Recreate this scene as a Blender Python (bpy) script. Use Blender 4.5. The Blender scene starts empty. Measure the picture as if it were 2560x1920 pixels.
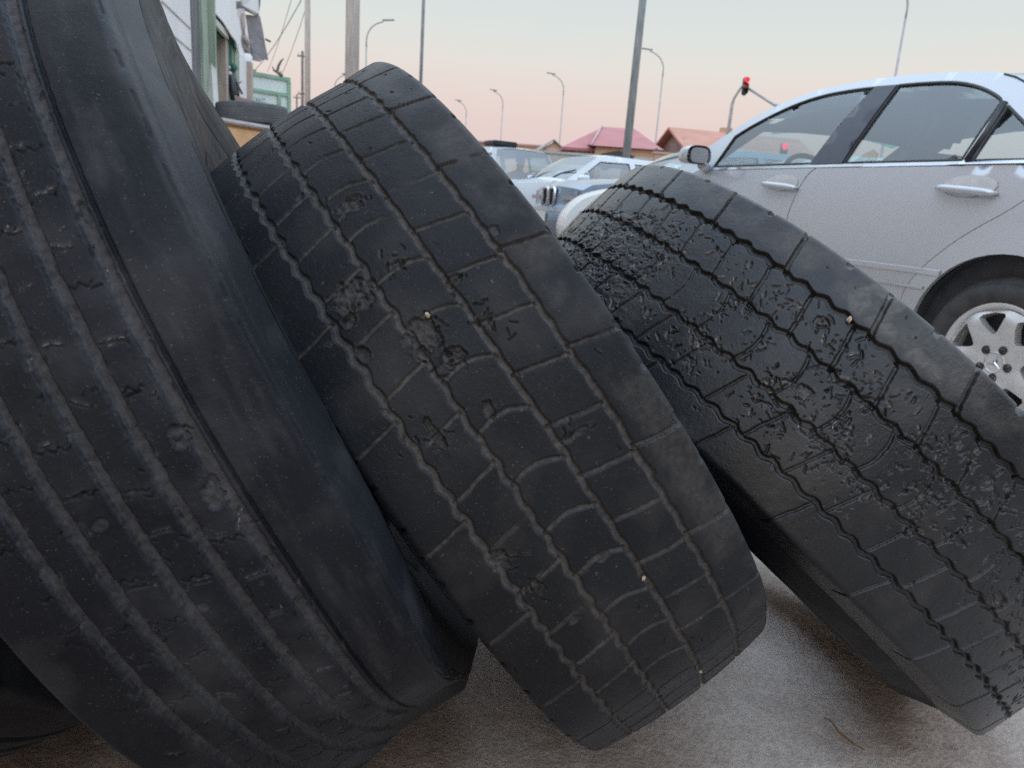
import bpy, bmesh, math, random
import numpy as np
from mathutils import Vector, Matrix
from mathutils.geometry import delaunay_2d_cdt
random.seed(7)
SC = bpy.context.scene
COL = SC.collection
PI = math.pi
rad = math.radians

# ------------------------------------------------------------------ camera of the photograph
F_PX, PITCH, ROLL, CAM_H = 1857.9, rad(13.7594), rad(3.9486), 0.80935
_fw = np.array([0, math.cos(PITCH), -math.sin(PITCH)])
_up = np.array([0, math.sin(PITCH), math.cos(PITCH)])
_rt = np.array([1.0, 0, 0])
_c, _s = math.cos(ROLL), math.sin(ROLL)
C_RT, C_UP, C_FW = _c * _rt + _s * _up, -_s * _rt + _c * _up, _fw
C_O = np.array([0, 0, CAM_H])
def ray(x, y):
    return (x - 1280) / F_PX * C_RT - (y - 960) / F_PX * C_UP + C_FW
def at(x, y, dist):                      # survey point: photograph position and distance -> metres
    return C_O + ray(x, y) * dist
def on_plane(x, y, p, n):
    r = ray(x, y); p = np.asarray(p, float); n = np.asarray(n, float)
    return C_O + r * (np.dot(p - C_O, n) / np.dot(r, n))
def at_height(x, y, z):
    return on_plane(x, y, (0, 0, z), (0, 0, 1))

# ------------------------------------------------------------------ object helpers
def tag(o, label=None, cat=None, group=None, kind=None):
    if label: o['label'] = label
    if cat: o['category'] = cat
    if group: o['group'] = group
    if kind: o['kind'] = kind
    return o
def thing(name, label, cat, loc=(0, 0, 0), group=None, matrix=None):
    o = bpy.data.objects.new(name, None); COL.objects.link(o)
    o.empty_display_size = 0.1
    if matrix is not None: o.matrix_world = matrix
    else: o.location = loc
    return tag(o, label, cat, group)
def link(name, me, mat=None, parent=None, label=None):
    o = bpy.data.objects.new(name, me); COL.objects.link(o)
    if mat is not None:
        for m in (mat if isinstance(mat, (list, tuple)) else [mat]): me.materials.append(m)
    if parent is not None: o.parent = parent
    if label: o['label'] = label
    return o
def mesh_of(name, verts, faces, smooth=True):
    me = bpy.data.meshes.new(name)
    me.from_pydata([tuple(map(float, v)) for v in verts], [], faces)
    if smooth: me.polygons.foreach_set('use_smooth', [True] * len(me.polygons))
    me.update(); return me
class MB:
    """collects shapes into one mesh"""
    def __init__(s): s.v = []; s.f = []; s.sm = []
    def add(s, vs, fs, smooth=False):
        b = len(s.v); s.v += [tuple(map(float, v)) for v in vs]
        s.f += [[i + b for i in f] for f in fs]; s.sm += [smooth] * len(fs); return s
    def box(s, c, d, ax=None, bev=0.0):
        """box with centre c, size d, optional 3 axes, chamfered edges"""
        ax = ax if ax is not None else np.eye(3)
        ax = np.asarray(ax, float); c = np.asarray(c, float); h = np.asarray(d, float) / 2
        bm = bmesh.new(); bmesh.ops.create_cube(bm, size=1)
        for v in bm.verts: v.co = Vector((v.co.x * 2 * h[0], v.co.y * 2 * h[1], v.co.z * 2 * h[2]))
        if bev: bmesh.ops.bevel(bm, geom=bm.edges[:], offset=min(bev, min(h) * .8), segments=2, affect='EDGES')
        bm.verts.index_update()
        vs = [c + v.co.x * ax[0] + v.co.y * ax[1] + v.co.z * ax[2] for v in bm.verts]
        fs = [[v.index for v in f.verts] for f in bm.faces]; bm.free()
        return s.add(vs, fs)
    def tube(s, pts, rads, n=10, cap=True, smooth=True):
        pts = [np.asarray(p, float) for p in pts]
        if not hasattr(rads, '__len__'): rads = [rads] * len(pts)
        vs, fs = [], []; ref = None
        for i, p in enumerate(pts):
            t = pts[min(i + 1, len(pts) - 1)] - pts[max(i - 1, 0)]; t /= np.linalg.norm(t) + 1e-12
            if ref is None: ref = np.array([0, 0, 1.]) if abs(t[2]) < .9 else np.array([1., 0, 0])
            u = ref - t * (ref @ t); u /= np.linalg.norm(u); w = np.cross(t, u); ref = u
            for k in range(n):
                a = 2 * PI * k / n; vs.append(p + rads[i] * (math.cos(a) * u + math.sin(a) * w))
        for i in range(len(pts) - 1):
            for k in range(n):
                a, b = i * n + k, i * n + (k + 1) % n; fs.append([a, b, b + n, a + n])
        if cap: fs += [list(range(n))[::-1], list(range((len(pts) - 1) * n, len(pts) * n))]
        return s.add(vs, fs, smooth)
    def prism(s, poly, origin, ax, depth):
        """flat polygon (2D) in the plane (ax0, ax1) at origin, thickness depth along ax2"""
        o = np.asarray(origin, float); ax = np.asarray(ax, float); n = len(poly)
        vs = [o + p[0] * ax[0] + p[1] * ax[1] for p in poly] + [o + p[0] * ax[0] + p[1] * ax[1] + depth * ax[2] for p in poly]
        fs = [list(range(n))[::-1], list(range(n, 2 * n))] + [[i, (i + 1) % n, n + (i + 1) % n, n + i] for i in range(n)]
        return s.add(vs, fs)
    def lathe(s, prof, n=48, c=(0, 0, 0), ax=None, closed=False, smooth=True):
        """profile of (along axis, radius) round ax[0]"""
        c = np.asarray(c, float); ax = np.asarray(ax, float) if ax is not None else np.array([[0, 1., 0], [1., 0, 0], [0, 0, 1.]])
        vs, fs = [], []; m = len(prof)
        for k in range(n):
            a = 2 * PI * k / n; d = math.cos(a) * ax[1] + math.sin(a) * ax[2]
            for (t, r) in prof: vs.append(c + t * ax[0] + r * d)
        for k in range(n):
            for j in range(m if closed else m - 1):
                a, b = k * m + j, ((k + 1) % n) * m + j
                a2, b2 = k * m + (j + 1) % m, ((k + 1) % n) * m + (j + 1) % m
                fs.append([a, b, b2, a2])
        return s.add(vs, fs, smooth)
    def build(s, name, mat, parent=None, label=None):
        me = bpy.data.meshes.new(name); me.from_pydata(s.v, [], s.f)
        me.polygons.foreach_set('use_smooth', s.sm); me.update()
        bm = bmesh.new(); bm.from_mesh(me); bmesh.ops.recalc_face_normals(bm, faces=bm.faces); bm.to_mesh(me); bm.free()
        return link(name, me, mat, parent, label)
def grid_mesh(name, V, wrap=False, attrs=None):
    """V: rows x cols x 3 numpy array -> quad mesh built quickly"""
    R, Cn = V.shape[:2]; me = bpy.data.meshes.new(name)
    rr = np.arange(R if wrap else R - 1)[:, None]; cc = np.arange(Cn - 1)[None, :]
    a = rr * Cn + cc; b = ((rr + 1) % R) * Cn + cc
    q = np.stack([a, a + 1, b + 1, b], -1).reshape(-1, 4).astype(np.int32)
    me.vertices.add(R * Cn); me.vertices.foreach_set('co', V.reshape(-1).astype(np.float32))
    me.loops.add(q.size); me.loops.foreach_set('vertex_index', q.reshape(-1))
    me.polygons.add(len(q)); me.polygons.foreach_set('loop_start', np.arange(len(q), dtype=np.int32) * 4)
    me.polygons.foreach_set('use_smooth', np.ones(len(q), dtype=bool))
    for k, v in (attrs or {}).items():
        at_ = me.attributes.new(k, 'FLOAT', 'POINT'); at_.data.foreach_set('value', v.reshape(-1).astype(np.float32))
    me.update(calc_edges=True); me.validate(); return me

# ------------------------------------------------------------------ numpy noise
def vnoise(x, y, scale, seed):
    rs = np.random.RandomState(seed); N = 256; L = rs.rand(N, N)
    gx, gy = x / scale + 1000, y / scale + 1000
    ix, iy = np.floor(gx).astype(int), np.floor(gy).astype(int); fx, fy = gx - ix, gy - iy
    fx = fx * fx * (3 - 2 * fx); fy = fy * fy * (3 - 2 * fy)
    g = lambda i, j: L[i % N, j % N]
    return (g(ix, iy) * (1 - fx) + g(ix + 1, iy) * fx) * (1 - fy) + (g(ix, iy + 1) * (1 - fx) + g(ix + 1, iy + 1) * fx) * fy
def fbm(x, y, scale, seed, octv=3):
    t, a, n = 0, 1.0, 0
    for o in range(octv):
        t = t + a * vnoise(x + 17 * o, y - 31 * o, scale / 2 ** o, seed + 11 * o); n += a; a *= .55
    return t / n
def sst(a, b, x):
    t = np.clip((x - a) / (b - a), 0, 1); return t * t * (3 - 2 * t)

# ------------------------------------------------------------------ materials
def nodes(name):
    m = bpy.data.materials.new(name); m.use_nodes = True
    nt = m.node_tree; b = nt.nodes['Principled BSDF']; return m, nt, b
def N(nt, t, **kw):
    n = nt.nodes.new(t)
    for k, v in kw.items():
        if k in n.inputs: n.inputs[k].default_value = v
        else: setattr(n, k, v)
    return n
def noise_mix(nt, c1, c2, scale, detail=4, lo=.35, hi=.65, coord='Object', vec=None):
    tc = N(nt, 'ShaderNodeTexCoord'); nz = N(nt, 'ShaderNodeTexNoise'); nz.inputs['Scale'].default_value = scale; nz.inputs['Detail'].default_value = detail
    if vec:
        mp = N(nt, 'ShaderNodeMapping'); mp.inputs['Scale'].default_value = vec
        nt.links.new(tc.outputs[coord], mp.inputs[0]); nt.links.new(mp.outputs[0], nz.inputs['Vector'])
    else: nt.links.new(tc.outputs[coord], nz.inputs['Vector'])
    mr = N(nt, 'ShaderNodeMapRange'); mr.inputs[1].default_value = lo; mr.inputs[2].default_value = hi
    nt.links.new(nz.outputs[0], mr.inputs[0])
    mx = N(nt, 'ShaderNodeMix', data_type='RGBA'); mx.inputs[6].default_value = (*c1, 1); mx.inputs[7].default_value = (*c2, 1)
    nt.links.new(mr.outputs[0], mx.inputs[0]); return mx.outputs[2], nz.outputs[0]
def mat_noise(name, c1, c2, scale=8, rough=.7, bump=.0, bscale=None, metal=0, spec=.5, coat=0, vec=None, detail=5, lo=.35, hi=.65):
    m, nt, b = nodes(name)
    col, fac = noise_mix(nt, c1, c2, scale, detail, lo, hi, vec=vec)
    nt.links.new(col, b.inputs['Base Color']); b.inputs['Roughness'].default_value = rough
    b.inputs['Metallic'].default_value = metal; b.inputs['Specular IOR Level'].default_value = spec
    b.inputs['Coat Weight'].default_value = coat; b.inputs['Coat Roughness'].default_value = .06
    if bump:
        tc = N(nt, 'ShaderNodeTexCoord'); nz = N(nt, 'ShaderNodeTexNoise'); nz.inputs['Scale'].default_value = bscale or scale * 4; nz.inputs['Detail'].default_value = 6
        nt.links.new(tc.outputs['Object'], nz.inputs['Vector'])
        bp = N(nt, 'ShaderNodeBump'); bp.inputs['Strength'].default_value = bump; bp.inputs['Distance'].default_value = .01
        nt.links.new(nz.outputs[0], bp.inputs['Height']); nt.links.new(bp.outputs[0], b.inputs['Normal'])
    return m
def mat_glass(name, tint=(.8, .88, .86), refl=1.0):
    m = bpy.data.materials.new(name); m.use_nodes = True; nt = m.node_tree
    for n in list(nt.nodes):
        if n.type != 'OUTPUT_MATERIAL': nt.nodes.remove(n)
    out = [n for n in nt.nodes if n.type == 'OUTPUT_MATERIAL'][0]
    tr = N(nt, 'ShaderNodeBsdfTransparent'); tr.inputs[0].default_value = (*tint, 1)
    gl = N(nt, 'ShaderNodeBsdfGlossy'); gl.inputs['Roughness'].default_value = .02; gl.inputs[0].default_value = (.95, .97, 1, 1)
    fr = N(nt, 'ShaderNodeLayerWeight'); fr.inputs['Blend'].default_value = .5      # Schlick, the same from both sides
    pw = N(nt, 'ShaderNodeMath', operation='POWER'); pw.inputs[1].default_value = 5; nt.links.new(fr.outputs['Facing'], pw.inputs[0])
    fa = N(nt, 'ShaderNodeMath', operation='MULTIPLY_ADD'); fa.inputs[1].default_value = .87; fa.inputs[2].default_value = .13; nt.links.new(pw.outputs[0], fa.inputs[0])
    ml = N(nt, 'ShaderNodeMath', operation='MULTIPLY', use_clamp=True); ml.inputs[1].default_value = refl
    mx = N(nt, 'ShaderNodeMixShader')
    nt.links.new(fa.outputs[0], ml.inputs[0]); nt.links.new(ml.outputs[0], mx.inputs[0]); nt.links.new(tr.outputs[0], mx.inputs[1])
    nt.links.new(gl.outputs[0], mx.inputs[2]); nt.links.new(mx.outputs[0], out.inputs[0]); return m
def mat_emit(name, col, st):
    m, nt, b = nodes(name); b.inputs['Base Color'].default_value = (*col, 1)
    b.inputs['Emission Color'].default_value = (*col, 1); b.inputs['Emission Strength'].default_value = st; return m
def mat_rubber(name, base=(.020, .021, .024), base2=(.036, .036, .037), dust_pale=(.14, .125, .11), rough=.55, dustamt=.55, fine=1.0, spec=.5, scuff=.28, sheen=.04):
    """worn black rubber; the point attribute 'dust' carries dry dirt caught in grooves and tears, plus sky light painted on one shoulder"""
    m, nt, b = nodes(name)
    col, _ = noise_mix(nt, base, base2, 9, 8, .35, .7)
    tc = N(nt, 'ShaderNodeTexCoord')
    at_ = N(nt, 'ShaderNodeAttribute'); at_.attribute_name = 'dust_pale'
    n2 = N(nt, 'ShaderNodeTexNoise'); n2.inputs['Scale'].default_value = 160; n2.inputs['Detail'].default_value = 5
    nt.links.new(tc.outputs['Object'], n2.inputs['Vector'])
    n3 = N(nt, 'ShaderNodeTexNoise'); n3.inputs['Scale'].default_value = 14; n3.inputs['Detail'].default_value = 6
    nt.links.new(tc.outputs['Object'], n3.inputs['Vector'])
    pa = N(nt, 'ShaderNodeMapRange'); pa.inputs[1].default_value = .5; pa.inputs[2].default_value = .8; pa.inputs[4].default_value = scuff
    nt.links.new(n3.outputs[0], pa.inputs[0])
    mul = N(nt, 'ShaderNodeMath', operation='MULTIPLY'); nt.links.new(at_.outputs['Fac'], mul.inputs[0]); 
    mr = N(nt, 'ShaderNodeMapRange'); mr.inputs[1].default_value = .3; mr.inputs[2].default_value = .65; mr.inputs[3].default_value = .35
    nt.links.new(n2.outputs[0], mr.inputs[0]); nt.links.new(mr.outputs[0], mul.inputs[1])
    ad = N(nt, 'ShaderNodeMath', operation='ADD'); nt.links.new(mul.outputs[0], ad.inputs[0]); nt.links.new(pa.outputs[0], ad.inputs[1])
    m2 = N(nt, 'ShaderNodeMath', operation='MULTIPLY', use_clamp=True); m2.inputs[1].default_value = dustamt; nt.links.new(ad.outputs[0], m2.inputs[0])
    mx = N(nt, 'ShaderNodeMix', data_type='RGBA'); mx.inputs[7].default_value = (*dust_pale, 1)
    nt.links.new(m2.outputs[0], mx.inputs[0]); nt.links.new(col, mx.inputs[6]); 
    # freshly torn lips are pale; tiny pale specks all over
    pl = N(nt, 'ShaderNodeMapRange'); pl.inputs[1].default_value = .82; pl.inputs[2].default_value = 1.0; pl.inputs[4].default_value = .8; nt.links.new(at_.outputs['Fac'], pl.inputs[0])
    m3 = N(nt, 'ShaderNodeMix', data_type='RGBA'); m3.inputs[7].default_value = (.36, .34, .325, 1); nt.links.new(pl.outputs[0], m3.inputs[0]); nt.links.new(mx.outputs[2], m3.inputs[6])
    n5 = N(nt, 'ShaderNodeTexNoise'); n5.inputs['Scale'].default_value = 520; n5.inputs['Detail'].default_value = 2; nt.links.new(tc.outputs['Object'], n5.inputs['Vector'])
    sk_ = N(nt, 'ShaderNodeMapRange'); sk_.inputs[1].default_value = .66; sk_.inputs[2].default_value = .76; sk_.inputs[4].default_value = .45; nt.links.new(n5.outputs[0], sk_.inputs[0])
    m4 = N(nt, 'ShaderNodeMix', data_type='RGBA'); m4.inputs[7].default_value = (.16, .15, .145, 1); nt.links.new(sk_.outputs[0], m4.inputs[0]); nt.links.new(m3.outputs[2], m4.inputs[6])
    nt.links.new(m4.outputs[2], b.inputs['Base Color'])
    rr = N(nt, 'ShaderNodeMapRange'); rr.inputs[1].default_value = .3; rr.inputs[2].default_value = .7; rr.inputs[3].default_value = rough - .08; rr.inputs[4].default_value = rough + .12
    nt.links.new(n3.outputs[0], rr.inputs[0]); nt.links.new(rr.outputs[0], b.inputs['Roughness']); b.inputs['Specular IOR Level'].default_value = spec
    b.inputs['Sheen Weight'].default_value = sheen; b.inputs['Sheen Roughness'].default_value = .32; b.inputs['Sheen Tint'].default_value = (.72, .80, .92, 1)      # grazing sheen of dusty rubber, tinted blue to stand in for sky glare
    bp = N(nt, 'ShaderNodeBump'); bp.inputs['Strength'].default_value = .6 * fine; bp.inputs['Distance'].default_value = .0012
    n4 = N(nt, 'ShaderNodeTexNoise'); n4.inputs['Scale'].default_value = 260; n4.inputs['Detail'].default_value = 9; n4.inputs['Roughness'].default_value = .7
    nt.links.new(tc.outputs['Object'], n4.inputs['Vector']); nt.links.new(n4.outputs[0], bp.inputs['Height']); nt.links.new(bp.outputs[0], b.inputs['Normal'])
    return m
# ------------------------------------------------------------------ sky, light, camera
ZEN_GAIN, WEST_GAIN = 1.6, .8
SUN_AZ, SUN_EL = rad(205), rad(6)        # the sun has just gone down behind the photographer
w = bpy.data.worlds.new('World'); SC.world = w; w.use_nodes = True
nt = w.node_tree; bg = nt.nodes['Background']
tc = N(nt, 'ShaderNodeTexCoord'); sp = N(nt, 'ShaderNodeSeparateXYZ'); nt.links.new(tc.outputs['Generated'], sp.inputs[0])
def ramp(stops):
    r = N(nt, 'ShaderNodeValToRGB'); el = r.color_ramp.elements
    while len(el) > 1: el.remove(el[-1])
    el[0].position = stops[0][0]; el[0].color = (*stops[0][1], 1)
    for p, c in stops[1:]:
        e = el.new(p); e.color = (*c, 1)
    return r
def lin(r, g, b): return tuple(((c / 255 + .055) / 1.055) ** 2.4 if c > 10 else c / 3294 for c in (r, g, b))
mz = N(nt, 'ShaderNodeMapRange'); mz.inputs[1].default_value = -.1; mz.inputs[2].default_value = 1.0
nt.links.new(sp.outputs[2], mz.inputs[0])
P_ = lambda z: (z + .1) / 1.1
east = ramp([(0, lin(110, 104, 102)), (P_(-.01), lin(186, 174, 180)), (P_(.0), lin(210, 198, 206)), (P_(.045), lin(222, 203, 205)), (P_(.085), lin(229, 206, 203)),
             (P_(.125), lin(231, 214, 208)), (P_(.165), lin(229, 223, 216)), (P_(.205), lin(221, 225, 222)), (P_(.26), lin(211, 220, 222)), (P_(.45), lin(198, 212, 224)), (1, lin(176, 198, 224))])
west = ramp([(0, lin(62, 60, 62)), (P_(.0), lin(86, 84, 86)), (P_(.10), lin(112, 108, 108)), (P_(.25), lin(168, 166, 166)),
             (P_(.45), lin(208, 214, 220)), (P_(.6), lin(200, 214, 230)), (1, lin(176, 198, 224))])  # low west darkened to stand in for unseen buildings behind the camera
nt.links.new(mz.outputs[0], east.inputs[0]); nt.links.new(mz.outputs[0], west.inputs[0])
mw = N(nt, 'ShaderNodeMapRange'); mw.interpolation_type = 'SMOOTHSTEP'; mw.inputs[1].default_value = .35; mw.inputs[2].default_value = -.6
nt.links.new(sp.outputs[1], mw.inputs[0])
mx = N(nt, 'ShaderNodeMix', data_type='RGBA'); nt.links.new(mw.outputs[0], mx.inputs[0]); nt.links.new(east.outputs[0], mx.inputs[6]); nt.links.new(west.outputs[0], mx.inputs[7])
sky = N(nt, 'ShaderNodeTexSky'); sky.sky_type = 'NISHITA'; sky.sun_disc = False; sky.sun_elevation = SUN_EL; sky.sun_rotation = SUN_AZ
sm = N(nt, 'ShaderNodeMix', data_type='RGBA', blend_type='ADD'); sm.inputs[0].default_value = 1
sk = N(nt, 'ShaderNodeMix', data_type='RGBA', blend_type='MULTIPLY'); sk.inputs[0].default_value = 1; sk.inputs[7].default_value = (.004, .004, .004, 1)
nt.links.new(sky.outputs[0], sk.inputs[6]); nt.links.new(mx.outputs[2], sm.inputs[6]); nt.links.new(sk.outputs[2], sm.inputs[7])
# the afterglow overhead and high behind the photographer is much brighter than the eastern sky in the picture
def mrange(src, a, b_, lo, hi):
    r = N(nt, 'ShaderNodeMapRange'); r.interpolation_type = 'SMOOTHSTEP'
    for i, v in enumerate((a, b_, lo, hi)): r.inputs[i + 1].default_value = v
    nt.links.new(src, r.inputs[0]); return r.outputs[0]
g1 = mrange(sp.outputs[2], .26, .75, 0, ZEN_GAIN); g2 = mrange(sp.outputs[2], .25, .55, 0, WEST_GAIN)
gm_ = N(nt, 'ShaderNodeMath', operation='MULTIPLY_ADD'); nt.links.new(g2, gm_.inputs[0]); nt.links.new(mw.outputs[0], gm_.inputs[1]); nt.links.new(g1, gm_.inputs[2])
ga = N(nt, 'ShaderNodeMath', operation='ADD'); ga.inputs[1].default_value = 1.0; nt.links.new(gm_.outputs[0], ga.inputs[0])
nt.links.new(ga.outputs[0], bg.inputs[1]); nt.links.new(sm.outputs[2], bg.inputs[0])
sl = bpy.data.lights.new('sun', 'SUN'); sl.energy = .35; sl.angle = rad(25); sl.color = (1, .83, .66)
so = bpy.data.objects.new('sun', sl); COL.objects.link(so)
# light comes from behind the camera, slightly from the left, low
sd = Vector((math.sin(SUN_AZ) * math.cos(rad(9)), math.cos(SUN_AZ) * math.cos(rad(9)), math.sin(rad(9))))
so.rotation_euler = sd.to_track_quat('Z', 'Y').to_euler()

cam = bpy.data.cameras.new('camera'); co = bpy.data.objects.new('camera', cam); COL.objects.link(co); SC.camera = co
cam.sensor_width = 36; cam.sensor_fit = 'HORIZONTAL'; cam.lens = F_PX / 2560 * 36
cam.clip_start = .02; cam.clip_end = 3000
mm = Matrix.Identity(4)
for i, v in enumerate((C_RT, C_UP, -C_FW)):
    for j in range(3): mm[j][i] = v[j]
mm.translation = Vector(C_O); co.matrix_world = mm
cam.dof.use_dof = True; cam.dof.focus_distance = .85; cam.dof.aperture_fstop = 11
SC.view_settings.view_transform = 'Standard'; SC.view_settings.look = 'None'; SC.view_settings.exposure = 0; SC.view_settings.gamma = 1
SC.render.engine = 'CYCLES'; SC.cycles.max_bounces = 8; SC.cycles.transparent_max_bounces = 12; SC.cycles.use_denoising = False; SC.cycles.use_adaptive_sampling = False; SC.cycles.sample_clamp_indirect = 4
SC.cycles.caustics_reflective = False; SC.cycles.caustics_refractive = False

# ------------------------------------------------------------------ ground
def span(*seg):
    return np.concatenate([np.linspace(a, b, n, endpoint=False) for a, b, n in seg])
gx = span((-400, -40, 12), (-40, -4, 24), (-4, -1.6, 24), (-1.6, 2.4, 500), (2.4, 6, 30), (6, 40, 24), (40, 400, 13))
gy = span((-60, -4, 12), (-4, .2, 24), (.2, 2.9, 380), (2.9, 8, 40), (8, 40, 24), (40, 900, 20))
GX, GY = np.meshgrid(gx, gy, indexing='ij')
near = sst(-2.6, -1.4, GX) * (1 - sst(2.0, 3.2, GX)) * sst(-.4, .3, GY) * (1 - sst(2.6, 4, GY))
GZ = -(.006 * (1 - fbm(GX, GY, .11, 3, 4)) + .0035 * (1 - fbm(GX, GY, .018, 8, 2))) * near + .002 * near
pits = sst(.66, .76, fbm(GX, GY, .05, 21, 2)) * near
GZ -= .002 * pits
gm, nt, b = nodes('ground_earth')
tc = N(nt, 'ShaderNodeTexCoord')
c1, f1 = noise_mix(nt, (.25, .20, .17), (.385, .345, .315), 3.2, 10, .35, .62)
c2, f2 = noise_mix(nt, (.19, .15, .12), (.42, .37, .33), 34, 8, .25, .75)
ma = N(nt, 'ShaderNodeMix', data_type='RGBA'); ma.inputs[0].default_value = .30; nt.links.new(c1, ma.inputs[6]); nt.links.new(c2, ma.inputs[7])
# brown earth to pale concrete; darker left also has tyre shade painted in
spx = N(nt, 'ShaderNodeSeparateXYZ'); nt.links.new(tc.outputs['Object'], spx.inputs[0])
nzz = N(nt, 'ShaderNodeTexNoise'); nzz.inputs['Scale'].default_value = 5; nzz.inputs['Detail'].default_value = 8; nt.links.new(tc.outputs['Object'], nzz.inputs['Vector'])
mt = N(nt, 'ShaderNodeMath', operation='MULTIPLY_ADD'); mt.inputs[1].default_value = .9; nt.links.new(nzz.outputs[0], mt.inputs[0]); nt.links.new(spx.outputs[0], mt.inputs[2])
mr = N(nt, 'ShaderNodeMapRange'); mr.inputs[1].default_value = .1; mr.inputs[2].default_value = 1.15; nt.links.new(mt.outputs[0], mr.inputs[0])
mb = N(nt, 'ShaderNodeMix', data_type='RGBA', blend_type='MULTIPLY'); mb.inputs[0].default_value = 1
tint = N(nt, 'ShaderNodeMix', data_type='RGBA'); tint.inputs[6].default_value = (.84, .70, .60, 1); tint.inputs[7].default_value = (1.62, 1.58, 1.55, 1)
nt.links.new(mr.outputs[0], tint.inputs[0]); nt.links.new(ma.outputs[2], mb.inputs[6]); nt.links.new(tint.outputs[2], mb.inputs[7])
# dark specks and grit
sp2 = N(nt, 'ShaderNodeTexNoise'); sp2.inputs['Scale'].default_value = 150; sp2.inputs['Detail'].default_value = 6; nt.links.new(tc.outputs['Object'], sp2.inputs['Vector'])
sr = N(nt, 'ShaderNodeMapRange'); sr.inputs[1].default_value = .36; sr.inputs[2].default_value = .58; sr.inputs[3].default_value = .78; nt.links.new(sp2.outputs[0], sr.inputs[0])
mc = N(nt, 'ShaderNodeMix', data_type='RGBA', blend_type='MULTIPLY'); mc.inputs[0].default_value = 1
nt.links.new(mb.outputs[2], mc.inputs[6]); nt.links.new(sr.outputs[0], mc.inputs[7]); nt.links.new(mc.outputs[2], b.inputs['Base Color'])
b.inputs['Roughness'].default_value = .9; b.inputs['Specular IOR Level'].default_value = .25
bp = N(nt, 'ShaderNodeBump'); bp.inputs['Strength'].default_value = .8; bp.inputs['Distance'].default_value = .004
nt.links.new(sp2.outputs[0], bp.inputs['Height']); nt.links.new(bp.outputs[0], b.inputs['Normal'])
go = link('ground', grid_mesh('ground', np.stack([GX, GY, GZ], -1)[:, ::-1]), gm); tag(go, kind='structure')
rm = mat_noise('asphalt', (.045, .045, .048), (.075, .073, .07), 30, .85, .4, 300)
def flat(name, poly, z, mat, kind='structure'):
    return tag(link(name, mesh_of(name, [(x, y, z) for x, y in poly], [list(range(len(poly)))], False), mat), kind=kind)
flat('road', [(-3.5, 19), (5.5, 21), (-18, 120), (-30, 117)], .004, rm)
# ------------------------------------------------------------------ the truck tyres
def profile(R, W, k, buttress=.05):
    """outer profile from one side to the other as (s, r): crown, rounded shoulders, upper sidewall"""
    half = [(s, R - k * (2 * s / W) ** 2) for s in np.linspace(0, W / 2 - .008, 60)]
    s0, r0 = half[-1]; a0 = -math.atan2(4 * k * 2 * s0 / W / W * 1.0 * 1, 1) ; 
    slope = -8 * k * s0 / W ** 2; ang = math.atan(slope); rho = .010
    cx, cy = s0 + rho * math.sin(ang), r0 - rho * math.cos(ang)
    cx, cy = s0 + rho * math.sin(ang), r0 - rho * math.cos(ang)
    for a in np.linspace(ang, -rad(86), 14)[1:]:
        half.append((s0 - rho * math.sin(ang) * 0 + rho * (math.sin(-a) - math.sin(-ang)), r0 - rho * (math.cos(ang) - math.cos(a))))
    s1, r1 = half[-1]
    for t in np.linspace(0, 1, 14)[1:]:
        half.append((s1 + buttress * t * math.cos(rad(-78)), r1 + buttress * t * math.sin(rad(-78))))
    h = np.array(half); return np.concatenate([h[::-1] * [-1, 1], h[1:]])
def resample(P, n):
    L = np.r_[0, np.cumsum(np.linalg.norm(np.diff(P, axis=0), axis=1))]
    t = np.linspace(0, L[-1], n); return np.stack([np.interp(t, L, P[:, 0]), np.interp(t, L, P[:, 1])], -1)
def groove(d, hw, depth, edge):
    return depth * sst(0, 1, (hw - np.abs(d)) / edge + .5)
def chips(X, S, R, lst, seed):
    """torn-out lumps: list of (angle deg, s mm, half sizes mm, depth mm)"""
    D = np.zeros_like(X); M = np.zeros_like(X)
    nz = fbm(X, S, 9, seed, 3) - .5; n2 = fbm(X, S, 4, seed + 5, 3)
    for th, s, a, b, dep in lst:
        x0 = rad(th) * R * 1000
        d = np.sqrt(((X - x0) / b) ** 2 + ((S - s) / a) ** 2) + nz * 1.6
        m = sst(1.05, .8, d); D -= m * dep * (.35 + 1.1 * n2); M = np.maximum(M, m)
        lip = sst(1.4, 1.05, d) * (1 - m); D += lip * .5
    return D, M
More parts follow.
